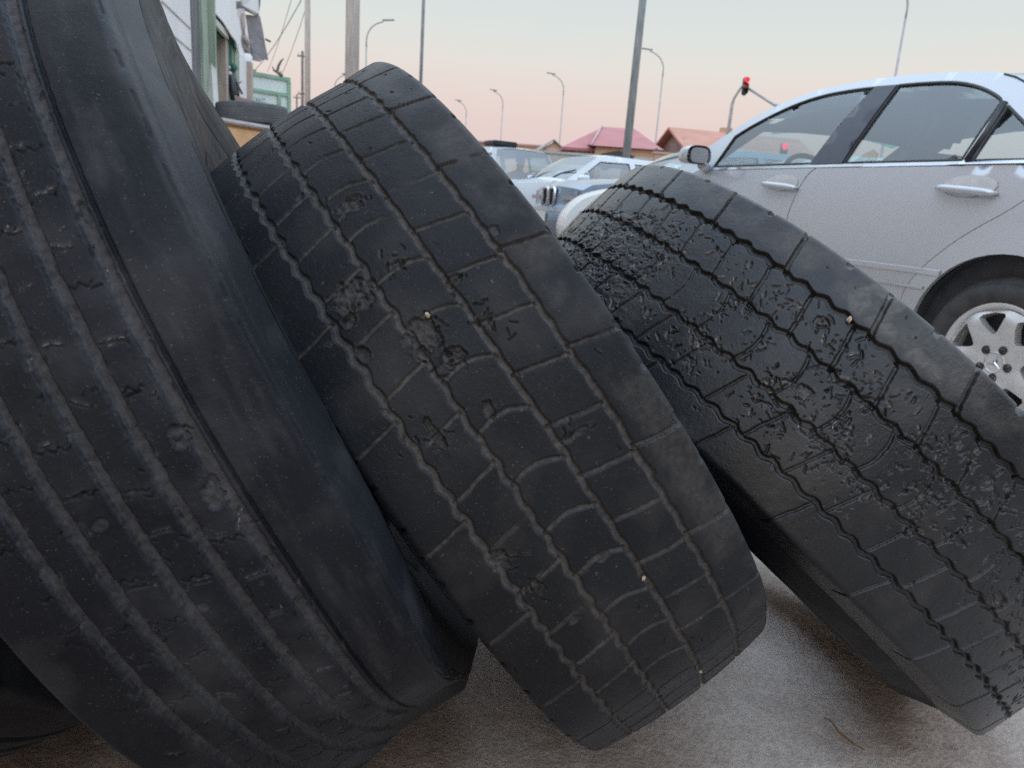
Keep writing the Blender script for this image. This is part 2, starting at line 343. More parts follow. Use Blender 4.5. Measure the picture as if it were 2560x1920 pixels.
def strokes(TH, S, R, lst, seed):
    """short jagged cuts with a lifted flap on one side: (angle deg, s mm, direction, length, half width, depth, flap, dust)"""
    D = np.zeros_like(TH); M = np.zeros_like(TH); tv = TH[:, 0]; sv = S[0]; rs = np.random.RandomState(seed); k = rad(1) * R * 1000
    nf = np.searchsorted(tv, 300)
    for th, s0, ang, ln, hw, dep, flap, dust_pale in lst:
        ext = ln / 2 + 5
        r0, r1 = np.searchsorted(tv[:nf], th - ext / k), np.searchsorted(tv[:nf], th + ext / k); c0, c1 = np.searchsorted(sv, s0 - ext), np.searchsorted(sv, s0 + ext)
        if r1 - r0 < 2 or c1 - c0 < 2: continue
        x = (TH[r0:r1, c0:c1] - th) * k; y = S[r0:r1, c0:c1] - s0
        ca, sa = math.cos(ang), math.sin(ang); u = x * ca + y * sa; v = -x * sa + y * ca
        pu = np.linspace(-ln / 2, ln / 2, 6); pv = np.cumsum(rs.uniform(-1, 1, 6)) * ln * .085
        w = np.interp(u, pu, pv); t = 1 - np.abs(u) / (ln / 2); d = v - w
        tip = np.clip(t * 3, 0, 1); hh = hw * (.45 + .9 * tip * rs.uniform(.7, 1.2))
        cut = sst(1.25, .6, np.abs(d) / hh) * sst(0, .12, t)
        fl = sst(0, .6, d / hh - .6) * np.exp(-np.clip(d - hh, 0, None) / (1.1 * hw)) * sst(0, .3, t) * (.78 + .22 * np.sin(u * .8 + s0))
        D[r0:r1, c0:c1] = np.minimum(D[r0:r1, c0:c1], -cut * dep) + fl * flap * (1 - cut)
        M[r0:r1, c0:c1] = np.maximum(M[r0:r1, c0:c1], np.clip(fl * dust_pale * 2.1 + cut * dust_pale * .3, 0, 1))
    return D, M
def tread_blocks(TH, S, X, R, W):       # worn drive tread with blocks (middle tyre)
    jit = (fbm(X, S, 60, 31, 2) - .5)
    wav = 1.05 * np.sin(TH / 3.05 * 2 * PI) + 3.4 * (fbm(X, S * 0 + 9, 22, 4, 2) - .5)
    G = [-82.3, -30.3, 25.8, 82.2]; D = np.zeros_like(X); M = np.zeros_like(X)
    edge = 1.2 * (fbm(X, S, 5, 41, 2) - .5)
    for i, g in enumerate(G):
        hw = 3.3 + .9 * (fbm(X, S * 0 + i * 40, 35, 60 + i, 2) - .5)
        d = S - g - wav * (1 if i % 2 else .85) - 2 * np.sin(TH / 3.05 * 2 * PI + i * 1.3) * .4
        q = groove(d + edge, hw, 1, 1.7); D -= q * 3.8; M = np.maximum(M, q * .8)
    p = 6.1
    def lat(th0, per, lo, hi, f, hw, dep, seed):
        nonlocal D, M
        kk = np.round((TH - th0 - f(S)) / per); c = th0 + f(S) + kk * per + (np.sin(kk * 12.9898) * .16)
        d = (TH - c) * rad(1) * R * 1000 + 2.2 * (fbm(S, kk * 50, 16, seed, 2) - .5)
        inside = sst(lo - 1, lo + 1, S) * (1 - sst(hi - 1, hi + 1, S))
        amt = .55 + .45 * np.sin(kk * 78.233 + seed)                       # some nearly worn away
        fade = sst(.15, .5, fbm(S + kk * 91, kk * 37, 18, seed + 3, 2) * .6 + amt * .55)
        q = groove(d + edge, hw, 1, 1.3) * inside * fade; D -= q * dep; M = np.maximum(M, q * .75)
    ns = lambda S, a, b: (S - a) / (b - a)
    lat(140.5, p, 25.8, 82.2, lambda s: 1.2 * ns(s, 28, 77), 2.1, 3.0, 70)
    lat(143.2, p, -30.3, 25.8, lambda s: .8 * (ns(s, -30, 22) - .5) ** 2 * 4 - .5 + .3 * ns(s, -30, 22), 2.3, 2.6, 71)
    lat(141.6, p, -82.3, -30.3, lambda s: -1.0 * ns(s, -80, -34), 2.3, 2.7, 72)
    lat(132.6, 12.2, -160, -82.3, lambda s: -.85 * ns(s, -132, -88), 2.2, 3.4, 73)
    lat(135.1, 12.25, 82.2, 160, lambda s: 1.2 * ns(s, 87, 132), 2.3, 4.2, 74)
    M = np.maximum(M, .34 * sst(86, 104, S) * sst(.3, .6, fbm(X, S, 40, 77, 3)))  # sky light on the shoulder painted in as a pale film, broken by noise
    notch = lambda th0: groove((TH - th0 - 12.25 * np.round((TH - th0) / 12.25)) * rad(1) * R * 1000, 3, 1, 3) * sst(129, 134, np.abs(S))
    D -= 4.5 * notch(141.2) + 2.5 * notch(135.9)
    CH = [(133.1, -6.9, 13, 10, 2.6), (142.9, -53.9, 19, 17, 3), (144.9, -66, 6, 8, 5), (142.7, -4.5, 12, 5, 2.6), (150.9, -19, 17, 20, 4.4), (154, -12, 15, 9, 5), (152.2, -30, 7, 9, 3),
          (127.5, 42.5, 5, 3, 2), (148.6, -72, 6, 10, 4.5), (147.5, 31.5, 8, 6, 4), (159.7, -59.6, 4, 16, 4.5), (173.4, -75, 6, 9, 5), (178.7, -62, 5, 9, 5.5), (145.3, 90.7, 4, 5, 2),
          (153.4, 36, 5, 7, 4), (190.6, 16, 5, 4, 2), (172.4, 131, 6, 6, 4), (160.5, -8, 5, 9, 4), (167.2, 44, 14, 4, 2.6), (127.9, -42, 4, 3, 2), (184.5, -50, 9, 4, 3), (180, 5, 8, 4, 2)]
    d, m = chips(X, S, R, CH, 90); D += d; M = np.maximum(M, m * .45)
    rnd = random.Random(3); st = []
    for _ in range(420):
        th, q = rnd.uniform(96, 212), rnd.uniform(-128, 128); big = rnd.random() < .16
        st.append((th, q, rnd.uniform(-.5, 1.2), rnd.uniform(5, 11) if big else rnd.uniform(1.5, 4.5), rnd.uniform(.5, 1.0) if big else rnd.uniform(.3, .6), rnd.uniform(1, 2.4) if big else rnd.uniform(.4, 1.0), rnd.uniform(.2, .7), rnd.choice((0, .2, .2, .9))))
    for kk in range(90):                                    # ragged lips of the cross grooves and torn holes
        th0, q0 = rnd.choice([(142.9, -54), (150.9, -19), (154, -12), (142.7, -4), (147.5, 32), (153.4, 36), (133, -7), (167, 45), (173.4, -75), (178.7, -62), (159.7, -60)])
        st.append((th0 + rnd.gauss(0, 1.1), q0 + rnd.gauss(0, 10), rnd.uniform(0, 3.1), rnd.uniform(4, 12), rnd.uniform(.5, 1.1), rnd.uniform(1.4, 3.4), rnd.uniform(.5, 1.3), rnd.choice((0, .3, .6))))
    d, m = strokes(TH, S, R, st, 91); D += d; M = np.maximum(M, m)
    D += .3 * (fbm(X, S, 45, 12, 2) - .5) + .16 * (fbm(X, S, 6, 13, 2) - .5)
    return D, M
def tread_torn(TH, S, X, R, W):         # drive tread with chewed centre ribs (tyre beside the car)
    wav = 2.1 * np.sin(TH / 3.3 * 2 * PI) + 3.0 * (fbm(X, S * 0 + 5, 24, 14, 2) - .5)
    G = [-91.5, -36.5, 25.0, 82.5]; D = np.zeros_like(X); M = np.zeros_like(X)
    edge = 1.3 * (fbm(X, S, 5, 141, 2) - .5)
    bend = -.010 * np.clip(X / (R * 1000) - rad(175), 0, None) * 1000 * .35
    for i, g in enumerate(G):
        hw = (3.0, 3.0, 3.2, 3.8)[i] + .8 * (fbm(X, S * 0 + i * 40, 30, 160 + i, 2) - .5)
        d = S - g - wav - (bend if i == 0 else 0)
        q = groove(d + edge, hw, 1, 1.7); D -= q * (5.5, 5, 5.5, 7)[i]; M = np.maximum(M, q * .12)
    def lat(th0, per, lo, hi, f, hw, dep, seed):
        nonlocal D, M
        kk = np.round((TH - th0 - f(S)) / per); c = th0 + f(S) + kk * per + np.sin(kk * 12.9898) * .15
        d = (TH - c) * rad(1) * R * 1000 + 1.8 * (fbm(S, kk * 50, 14, seed, 2) - .5)
        inside = sst(lo - 1, lo + 1, S) * (1 - sst(hi - 1, hi + 1, S))
        q = groove(d + edge, hw, 1, 1.3) * inside; D -= q * dep; M = np.maximum(M, q * .2)
    ns = lambda S, a, b: (S - a) / (b - a)
    lat(139.5, 6.6, 25, 82.5, lambda s: -1.6 * ns(s, 28, 80), 2.2, 4.5, 170)
    lat(143.5, 6.55, -36.5, 25, lambda s: .75 * (1 - (ns(s, -34, 22) - .5) ** 2 * 4) - .2, 1.9, 3.6, 171)
    lat(144.5, 6.62, -91.5, -36.5, lambda s: 1.7 * ns(s, -87, -40), 1.9, 3.6, 172)
    lat(154.4, 13.2, -165, -91.5, lambda s: 1.5 * ns(s, -131, -96), 2.0, 3.6, 173)
    lat(132.9, 13.4, 82.5, 165, lambda s: -1.6 * ns(s, 90, 138), 3.0, 6.5, 174)
    notch = groove((TH - 138.5 - 13.4 * np.round((TH - 138.5) / 13.4)) * rad(1) * R * 1000, 4, 1, 3) * sst(129, 135, S); D -= 5 * notch
    # chewed rubber
    wgt = sst(-98, -52, S) * (1 - sst(40, 92, S))
    blot = fbm(X, S, 75, 181, 2); hot = sst(.40, .62, blot) * wgt + .12 * wgt + .03
    left = sst(125, 112, TH) * sst(60, 20, S); hot = np.clip(hot + .7 * left, 0, 1)
    n1 = fbm(X + 5 * fbm(X, S, 10, 5), S * 1.25, 12, 182, 4); n2 = fbm(X, S, 3.0, 183, 2)
    th_ = .86 - .20 * hot; ch = sst(th_, th_ + .025, n1 + .16 * (n2 - .5)); D -= ch * (.6 + 2.0 * n2); M = np.maximum(M, ch * .12)
    rnd = random.Random(5); st = []; nf = np.searchsorted(TH[:, 0], 215)
    while len(st) < 1150:
        th, q = rnd.uniform(96, 207), rnd.uniform(-104, 100)
        i, j = np.searchsorted(TH[:nf, 0], th), np.searchsorted(S[0], q)
        if rnd.random() > (hot[min(i, nf - 1), min(j, S.shape[1] - 1)] - .06) * 1.1: continue
        big = rnd.random() < .5
        st.append((th, q, rnd.choice((.7, 2.3, 1.5)) + rnd.gauss(0, .5), rnd.uniform(6, 14) if big else rnd.uniform(2.5, 6), rnd.uniform(.6, 1.5) if big else rnd.uniform(.35, .8), rnd.uniform(1.4, 3.2), rnd.uniform(1.0, 2.6) if big else rnd.uniform(.5, 1.5), rnd.choice((0, 0, .2, .5, .9))))
    d, m = strokes(TH, S, R, st, 186); D += d; M = np.maximum(M, m)
    # smeared skin at the top of the ribs
    sm_ = fbm(X * .35 + S * .5, S * .9 - X * .25, 6, 185, 3); D += left * 2.0 * (sm_ - .5)
    d, m = chips(X, S, R, [(141.5, 60, 8, 9, 3), (123.5, 60, 2.5, 2.5, 3), (168.5, 54, 9, 8, 3), (146, -10, 7, 9, 3), (181, -20, 9, 12, 3)], 190); D += d; M = np.maximum(M, m * .3)
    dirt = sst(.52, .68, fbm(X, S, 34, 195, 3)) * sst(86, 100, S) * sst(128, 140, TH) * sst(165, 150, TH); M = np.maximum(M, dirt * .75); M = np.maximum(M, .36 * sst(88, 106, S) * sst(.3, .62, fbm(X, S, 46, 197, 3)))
    D += .25 * (fbm(X, S, 40, 112, 2) - .5) + .3 * (fbm(X, S, 6, 113, 2) - .5)
    return D, M
def tread_ribs(TH, S, X, R, W):         # steer tread with five straight grooves (tall tyre in front)
    G = [-73.1, -40.0, -3.0, 31.5, 66.5]; D = np.zeros_like(X); M = np.zeros_like(X)
    e1 = 1.3 * (fbm(X, S, 11, 241, 3) - .5) + 1.2 * (fbm(X, S, 4, 242, 2) - .5)
    for i, g in enumerate(G):
        d = S - g - 3 * (fbm(X, S * 0 + i * 50, 160, 240 + i, 2) - .5)
        hw = (4.6, 4.4, 4.6, 4.8, 5.0)[i]
        q = groove(d + e1, hw, 1, 1.5); D -= q * 6.0; M = np.maximum(M, q * .8)
    d = S - 76.5 - 2 * (fbm(X, S * 0 + 7, 120, 250, 2) - .5); q = groove(d + .5 * e1, 1.5, 1, 1.6); D -= q * 4; 
    # short wavy sipes, torn at their ends
    ribs = [(-140, -78), (-68, -45), (-35, -8), (2, 26.5), (36.5, 61)]
    for i, (lo, hi) in enumerate(ribs):
        per = 4.15; ph = i * 1.7
        kk = np.round((TH - ph) / per); c = ph + kk * per + np.sin(kk * 43.17 + i) * .5
        d = (TH - c) * rad(1) * R * 1000 + 1.8 * np.sin(S / 8.5 * 2 * PI + kk) + 3 * (fbm(S, kk * 40, 20, 260 + i, 2) - .5) - .25 * (S - lo)
        mk = sst(.38, .52, fbm(S + kk * 71, kk * 53, 14, 270 + i, 2)) * sst(lo, lo + 3, S) * (1 - sst(hi - 3, hi, S)) * (1 if i else sst(-110, -95, S))
        q = groove(d, .75, 1, .8) * mk; D -= q * 2.0
    rnd = random.Random(11); st = []
    for i, (lo, hi) in enumerate(ribs):
        if i == 0: lo = -105
        for kk in range(int(120 / 4.15)):
            th = 100 + kk * 4.15 + i * 1.7 + rnd.gauss(0, .3)
            if rnd.random() < .62:                          # torn sipe, its lip often scuffed pale
                ln = rnd.uniform(.45, .85) * (hi - lo) if i else rnd.uniform(6, 14)
                st.append((th, rnd.uniform(lo + ln / 2, hi - ln / 2) if i else rnd.uniform(-100, -82), PI / 2 - .25 + rnd.gauss(0, .15), ln, rnd.uniform(.6, 1.1), rnd.uniform(1.5, 3), rnd.uniform(.5, 1.3), rnd.choice((.2, .5, 1.0, 1.0, 1.0))))
            for _ in range(rnd.choice((0, 0, 1, 2))):
                st.append((th + rnd.gauss(0, 1.0), rnd.uniform(lo + 2, hi - 2), rnd.uniform(0, 3.1), rnd.uniform(2, 7), rnd.uniform(.4, .9), rnd.uniform(1, 2.2), rnd.uniform(.4, 1), rnd.choice((0, .3, .9, 1))))
    for g in G:                                             # frayed groove edges
        for _ in range(60): st.append((rnd.uniform(100, 215), g + rnd.choice((-1, 1)) * rnd.uniform(4.2, 6.5), rnd.gauss(0, .35), rnd.uniform(5, 16), rnd.uniform(.5, 1.0), rnd.uniform(.8, 2.2), rnd.uniform(.3, .9), rnd.choice((0, .1, .35, .6))))
    d, m = strokes(TH, S, R, st, 245); D += d; M = np.maximum(M, m)
    # rim line of the smooth shoulder, broken into dashes
    dash = sst(.42, .5, fbm(X, S * 0, 22, 310, 2)); d = S - 131 - 1.2 * (fbm(X, S * 0, 40, 311) - .5)
    D -= groove(d, .9, 1, 1.0) * 1.8 * dash; D -= groove(S - 136.2, .6, 1, .9) * 1.3
    # long scuffs on the shoulder
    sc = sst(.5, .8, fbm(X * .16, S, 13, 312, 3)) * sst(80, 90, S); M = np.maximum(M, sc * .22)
    d, m = chips(X, S, R, [(173.3, 58, 8, 9, 3.4), (178, 57, 8, 12, 3.2), (155, 68, 4, 9, 3), (176.5, -20, 6, 5, 3), (186, 5, 5, 5, 2.5)], 320); D += d; M = np.maximum(M, m * .5)
    D += .3 * (fbm(X, S, 50, 313, 2) - .5) + .16 * (fbm(X, S, 5, 314, 2) - .5)
    return D, M
def tread_plain(TH, S, X, R, W):
    D = np.zeros_like(X)
    for g in (-62, -30, 0, 30, 62): D -= groove(S - g * W / .27, 4, 5, 3)
    return D + .5 * (fbm(X, S, 30, 401, 2) - .5), np.zeros_like(X)

def make_tyre(label, group, c, az, el, R, W, kind, mats, k=.0117, fine=(80, 262), step=.105, cell=.00105, bead=.286, loc=None, name='truck_tyre', secx=.0, cat='tyre', buckle=.0, squash=None, bulge=0.0, pinch=0.0):
    a = np.array([math.cos(az) * math.cos(el), math.sin(az) * math.cos(el), math.sin(el)])
    v = np.array([0, 0, 1.]) - a * a[2]; v /= np.linalg.norm(v); u = np.cross(v, a)
    M4 = Matrix.Identity(4)
    for i, q in enumerate((a, u, v)):
        for j in range(3): M4[j][i] = q[j]
    M4.translation = Vector(c)
    root = thing(name, label, cat, group=group, matrix=M4)
    P = profile(R, W, k, .05 * R / .52); L = np.linalg.norm(np.diff(P, axis=0), axis=1).sum()
    P = resample(P, int(L / cell) + 1)
    T = np.gradient(P, axis=0); T /= np.linalg.norm(T, axis=1)[:, None]; Nn = np.stack([-T[:, 1], T[:, 0]], -1)
    lo_, hi_ = max(fine[0], 97), min(fine[1], 214)
    th = np.concatenate([np.arange(fine[0], lo_, max(step, .3)), np.arange(lo_, hi_, step), np.arange(hi_, fine[1], max(step, .3)), np.arange(fine[1], 360 + fine[0] - .3, 1.0)])
    TH, S = np.meshgrid(th, P[:, 0] * 1000, indexing='ij')
    # shoulder arc: use running length so features continue over the edge
    X = np.radians(TH) * R * 1000
    D, Mk = kind(TH, S, X, R, W)
    flat_ = np.clip((np.array(P[:, 1]) - (R - k - .030)) / .014, 0, 1)[None, :]; D = D * flat_; Mk = Mk * flat_
    r = P[None, :, 1] + D / 1000 * Nn[None, :, 1]; s = P[None, :, 0] + D / 1000 * Nn[None, :, 0]
    ct, st = np.cos(np.radians(TH)), np.sin(np.radians(TH))
    bk = lambda c_: -buckle * sst(-.25, .6, c_)            # the far half of a rimless tyre gives way a little
    s = s + bk(ct)
    pin = lambda t_, s_: s_ - pinch * sst(185, 226, t_) * sst(350, 300, t_) * np.clip(s_ / .134, 0, 1.2)      # sidewall pressed in where it meets the ground
    s = pin(TH, s)
    sq = squash or (lambda t_, s_: 0 * t_)
    r = r + sq(TH, s) * (r - bead) / (R - bead)
    link('tread', grid_mesh('tread', np.stack([s, r * ct, r * st], -1)[:, ::-1], True, {'dust_pale': Mk[:, ::-1]}), mats[0], root)
    s1, r1 = P[-1]; h = r1 - bead
    for sg in (1, -1):
        pr = [(s1, r1 + .001), (s1 - .0025, r1 - .126 * h), (s1 - .0065, r1 - .23 * h), (s1 - .0055, r1 - .235 * h), (s1 - .0105, r1 - .33 * h), (s1 - .0092, r1 - .335 * h), (s1 - .0135, r1 - .42 * h), (s1 - .0147, r1 - .425 * h), (s1 - .0180, r1 - .53 * h), (s1 - .0225, r1 - .63 * h),
              (s1 - .0214, r1 - .635 * h), (s1 - .028, r1 - .78 * h), (s1 - .027, r1 - .785 * h), (s1 - .036, r1 - .93 * h), (s1 - .038, bead + .008), (s1 - .041, bead + .001), (s1 - .048, bead), (s1 - .056, bead + .004)]
        pr = [(x + bulge * math.sin(PI * min(1, max(0, (r1 - y) / h))) ** 1.2, y) for x, y in pr]
        pr = resample(np.array(pr), 96); ang = np.arange(0, 360, .6)
        A, J = np.meshgrid(np.radians(ang), np.arange(len(pr)), indexing='ij'); rr = pr[:, 1][J]; ss = pr[:, 0][J]
        fr = (r1 - rr) / h
        hatch = sst(.44, .46, fr) * sst(.64, .62, fr) * (np.sin(A * 150) > 0) * sst(-.2, .2, np.sin(A * 2 + 1.0)) * .0007
        ss = ss + hatch + .0012 * (fbm(A * 500, rr * 1000, 40, 511, 2) - .5)
        rr = rr + sq(np.degrees(A), sg * ss) * (rr - bead) / (R - bead)
        V = np.stack([pin(np.degrees(A), sg * ss + bk(np.cos(A))), rr * np.cos(A), rr * np.sin(A)], -1)
        V = V if sg < 0 else V[:, ::-1]
        dd = sst(.5, .8, fbm(A * 400, rr * 1000, 45, 512, 3)) * .4
        link('sidewall', grid_mesh('sidewall', V, True, {'dust_pale': dd if sg < 0 else dd[:, ::-1]}), mats[1], root)
    inner = MB(); t0 = s1 - .056
    inner.lathe([(t0, bead + .004), (s1 - .05, bead + .04), (s1 - .03, r1 - .45 * h), (s1 - .016, r1), (W * .36, R - .036), (0, R - .03), (-W * .36, R - .036), (-s1 + .016, r1), (-s1 + .03, r1 - .45 * h), (-s1 + .05, bead + .04), (-t0, bead + .004)], 96,
                ax=[[1, 0, 0], [0, 1, 0], [0, 0, 1]])
    inner.v = [(x + float(bk(np.array(y / (math.hypot(y, z) + 1e-9)))), y, z) for x, y, z in inner.v]
    inner.build('inner_liner', mats[2], root)
    return root
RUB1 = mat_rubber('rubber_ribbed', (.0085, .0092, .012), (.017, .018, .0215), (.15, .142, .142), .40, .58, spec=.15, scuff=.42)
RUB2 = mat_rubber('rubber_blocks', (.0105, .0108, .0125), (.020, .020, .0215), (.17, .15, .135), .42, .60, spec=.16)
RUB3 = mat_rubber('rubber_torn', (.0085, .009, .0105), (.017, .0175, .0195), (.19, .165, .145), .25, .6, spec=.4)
SIDE = mat_rubber('rubber_sidewall', (.013, .0138, .017), (.025, .026, .029), (.11, .105, .10), .5, .4, spec=.12, sheen=.0)
LINER = mat_noise('inner_rubber', (.012, .012, .013), (.025, .024, .024), 12, .75, .2, 90)
GT = 'worn truck tyres leaning one on another'
ty = lambda cx, cy, az, el, R, W, k=.0117: dict(c=(cx, cy, (R - k) * math.cos(rad(el)) + abs(math.sin(rad(el))) * W / 2), az=rad(az), el=rad(el), R=R, W=W)
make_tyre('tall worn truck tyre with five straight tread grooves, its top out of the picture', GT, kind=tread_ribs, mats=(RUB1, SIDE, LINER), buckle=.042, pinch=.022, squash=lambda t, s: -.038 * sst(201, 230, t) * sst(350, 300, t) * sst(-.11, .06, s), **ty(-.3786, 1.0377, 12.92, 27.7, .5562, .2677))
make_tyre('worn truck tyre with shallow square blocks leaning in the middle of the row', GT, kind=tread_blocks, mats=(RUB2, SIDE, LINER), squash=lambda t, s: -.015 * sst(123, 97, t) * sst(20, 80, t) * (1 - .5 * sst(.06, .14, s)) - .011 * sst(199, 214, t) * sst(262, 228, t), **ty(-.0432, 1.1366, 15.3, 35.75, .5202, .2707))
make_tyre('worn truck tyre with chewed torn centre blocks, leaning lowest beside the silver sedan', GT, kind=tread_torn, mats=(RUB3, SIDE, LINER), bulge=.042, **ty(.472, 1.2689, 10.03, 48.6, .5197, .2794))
make_tyre('black truck tyre almost hidden behind the tall ribbed tyre, only its dark lower tread showing', GT, kind=tread_plain, mats=(RUB1, SIDE, LINER), fine=(150, 262), step=.4, cell=.003, **ty(-.81, 1.0, 13, 22, .53, .2677))
# small stones pressed into the treads
STONE = mat_noise('stone', (.34, .24, .14), (.46, .36, .25), 200, .8)
def tread_point(cx, cy, az, el, R, W, th, s, k=.0117, out=.0):
    az, el = rad(az), rad(el); a = np.array([math.cos(az) * math.cos(el), math.sin(az) * math.cos(el), math.sin(el)])
    v = np.array([0, 0, 1.]) - a * a[2]; v /= np.linalg.norm(v); u = np.cross(v, a)
    c = np.array([cx, cy, (R - k) * math.cos(el) + abs(math.sin(el)) * W / 2]); r = R - k * (2 * s / 1000 / W) ** 2 + out
    return c + a * s / 1000 + r * (math.cos(rad(th)) * u + math.sin(rad(th)) * v)
T2P, T3P = (-.0432, 1.1366, 15.3, 35.75, .5202, .2707), (.472, 1.2689, 10.03, 48.6, .5197, .2794)
for tp, th, s, sz, lab in ((T2P, 149.1, -5.6, .0028, 'tan pebble lodged in the torn hole of the middle block tyre'), (T2P, 185.2, 24.2, .0022, 'tiny yellow pebble in a groove low on the middle block tyre'),
                           (T2P, 207.0, 25.6, .0022, 'yellowish pebble at the foot of a groove of the middle tyre, just above the ground'), (T3P, 143.4, 83.8, .0034, 'pale pinkish pebble wedged in the upper groove of the torn tyre beside the car'),
                           (T3P, 109.4, 13.4, .0022, 'small tan pebble near the crest of the torn tyre')):
    bm = bmesh.new(); bmesh.ops.create_icosphere(bm, subdivisions=2, radius=sz)
    rr_ = random.Random(int(th * 10))
    for vv in bm.verts: vv.co = Vector((vv.co.x * 1.25, vv.co.y * .9, vv.co.z * .8)) * rr_.uniform(.78, 1.15)
    me = bpy.data.meshes.new('pebble'); bm.to_mesh(me); bm.free()
    o = link('pebble', me, STONE); o.location = Vector(tread_point(*tp, th, s, out=-.0005)); o.rotation_euler = (th, s, 1)
    tag(o, lab, 'pebble', 'pebbles stuck in the tyre treads')
tw = [at_height(2061, 1793, .006), at_height(2095, 1828, .007), at_height(2130, 1856, .005), at_height(2160, 1874, .004)]
m = MB().tube([tw[0], (tw[0] + tw[1]) / 2 + [.002, .002, .003], tw[1], (tw[1] + tw[2]) / 2 - [.001, -.002, 0], tw[2], tw[3]], [.0008, .0013, .0017, .0019, .0017, .001], 8)
tag(m.build('twig', mat_noise('dry_wood', (.16, .09, .045), (.24, .14, .07), 60, .8)), 'thin dry brown twig lying on the ground between the tyres', 'twig')
# ------------------------------------------------------------------ vehicles
def in_poly(x, z, P):
    c = False; n = len(P); j = n - 1
    for i in range(n):
        if (P[i][1] > z) != (P[j][1] > z) and x < (P[j][0] - P[i][0]) * (z - P[i][1]) / (P[j][1] - P[i][1]) + P[i][0]: c = not c
        j = i
    return c
def dens(P, st):
    out = []
    for i in range(len(P)):
        a, b = P[i], P[(i + 1) % len(P)]; n = max(1, int(math.ceil(math.hypot(b[0] - a[0], b[1] - a[1]) / st)))
        out += [(a[0] + (b[0] - a[0]) * k / n, a[1] + (b[1] - a[1]) * k / n) for k in range(n)]
    return out
def area(P): return sum(P[i][0] * P[(i + 1) % len(P)][1] - P[(i + 1) % len(P)][0] * P[i][1] for i in range(len(P))) / 2
def inset(P, d):
    """polygon moved inwards by d (outwards when negative)"""
    s = 1 if area(P) > 0 else -1; n = len(P); out = []
    for i in range(n):
        p0, p1, p2 = np.array(P[i - 1]), np.array(P[i]), np.array(P[(i + 1) % n])
        e1 = (p1 - p0) / (np.linalg.norm(p1 - p0) + 1e-9); e2 = (p2 - p1) / (np.linalg.norm(p2 - p1) + 1e-9)
        n1 = np.array([-e1[1], e1[0]]) * s; n2 = np.array([-e2[1], e2[0]]) * s; m = n1 + n2; L = m @ m
        out.append(tuple(p1 + m * min(d * 2 / max(L, .5), d * 3) if d > 0 else p1 + m * (d * 2 / max(L, .5))))
    return out
def spline(P, per=6):
    """smooth open curve through points"""
    P = [np.array(p, float) for p in P]; out = []
    for i in range(len(P) - 1):
        p0, p1, p2, p3 = P[max(i - 1, 0)], P[i], P[i + 1], P[min(i + 2, len(P) - 1)]
        for k in range(per):
            t = k / per; out.append(tuple(.5 * (2 * p1 + (p2 - p0) * t + (2 * p0 - 5 * p1 + 4 * p2 - p3) * t * t + (3 * p1 - p0 - 3 * p2 + p3) * t ** 3)))
    return out + [tuple(P[-1])]
def panel(mb, outer, holes, step, f3, rim=.015, mirror=False, both=False):
    """curved sheet: a flat outline (x, z) with holes, filled with a fine net and bent by f3; its rim turns inwards"""
    outer = dens(outer, step); holes = [dens(h, step) for h in holes]
    pts, ed = [], []
    for P in [outer] + holes:
        b = len(pts); pts += P; ed += [(b + i, b + (i + 1) % len(P)) for i in range(len(P))]
    nb = len(pts); bx = np.array(pts)
    x0, x1 = bx[:, 0].min(), bx[:, 0].max(); z0, z1 = bx[:, 1].min(), bx[:, 1].max()
    for i, x in enumerate(np.arange(x0, x1, step)):
        for z in np.arange(z0 + (i % 2) * step / 2, z1, step):
            if in_poly(x, z, outer) and not any(in_poly(x, z, h) for h in holes) and ((bx - (x, z)) ** 2).sum(1).min() > (step * .6) ** 2: pts.append((x, z))
    v2, _, f2, _, _, _ = delaunay_2d_cdt([Vector(p) for p in pts], ed, [], 0, 1e-5)
    fs = []
    for f in f2:
        cx = sum(v2[i].x for i in f) / len(f); cz = sum(v2[i].y for i in f) / len(f)
        if in_poly(cx, cz, outer) and not any(in_poly(cx, cz, h) for h in holes): fs.append(list(f))
    V = [f3(v.x, v.y) for v in v2]
    for sgn in ((1, -1) if both else ((-1,) if mirror else (1,))):
        vv = [(x, sgn * y, z) for x, y, z in V]; b = len(mb.v)
        mb.add(vv, [f[::-1] if sgn > 0 else f for f in fs], True)
        if rim:
            cnt = {}
            for f in fs:
                for i in range(len(f)):
                    e = tuple(sorted((f[i], f[(i + 1) % len(f)]))); cnt[e] = cnt.get(e, 0) + 1
            be = [e for e, c in cnt.items() if c == 1]; used = sorted({i for e in be for i in e}); mp = {}
            base = [vv[i] for i in used]; idx = {u: k for k, u in enumerate(used)}
            inn = [(x, y - sgn * rim, z) for x, y, z in base]; n = len(used)
            mb.add(base + inn, [[idx[a], idx[c_], idx[c_] + n, idx[a] + n] for a, c_ in be], False)
    return mb
PAINT_SILVER = mat_noise('silver_paint', (.51, .535, .57), (.55, .575, .61), 300, .28, 0, metal=.42, coat=1.0)
def paint(name, c, metal=0.0, rough=.35):
    return mat_noise(name, c, tuple(min(1, q * 1.08 + .004) for q in c), 3, rough, 0, metal=metal, coat=.8)
GLASS = mat_glass('car_glass', (.70, .80, .79), 1.25)
GLASS_DIRTY = mat_glass('dusty_car_glass', (.66, .73, .76), 1.35)
BLACK = mat_noise('black_plastic', (.018, .019, .022), (.03, .03, .034), 30, .42)
GLOSSBLACK = mat_noise('gloss_black_trim', (.035, .042, .06), (.045, .052, .072), 30, .12)
CHROME = mat_noise('chrome', (.62, .64, .68), (.72, .74, .78), 10, .16, metal=1.0)
ALLOY = mat_noise('alloy_silver', (.60, .60, .59), (.69, .69, .69), 25, .36, metal=.55, coat=.2)
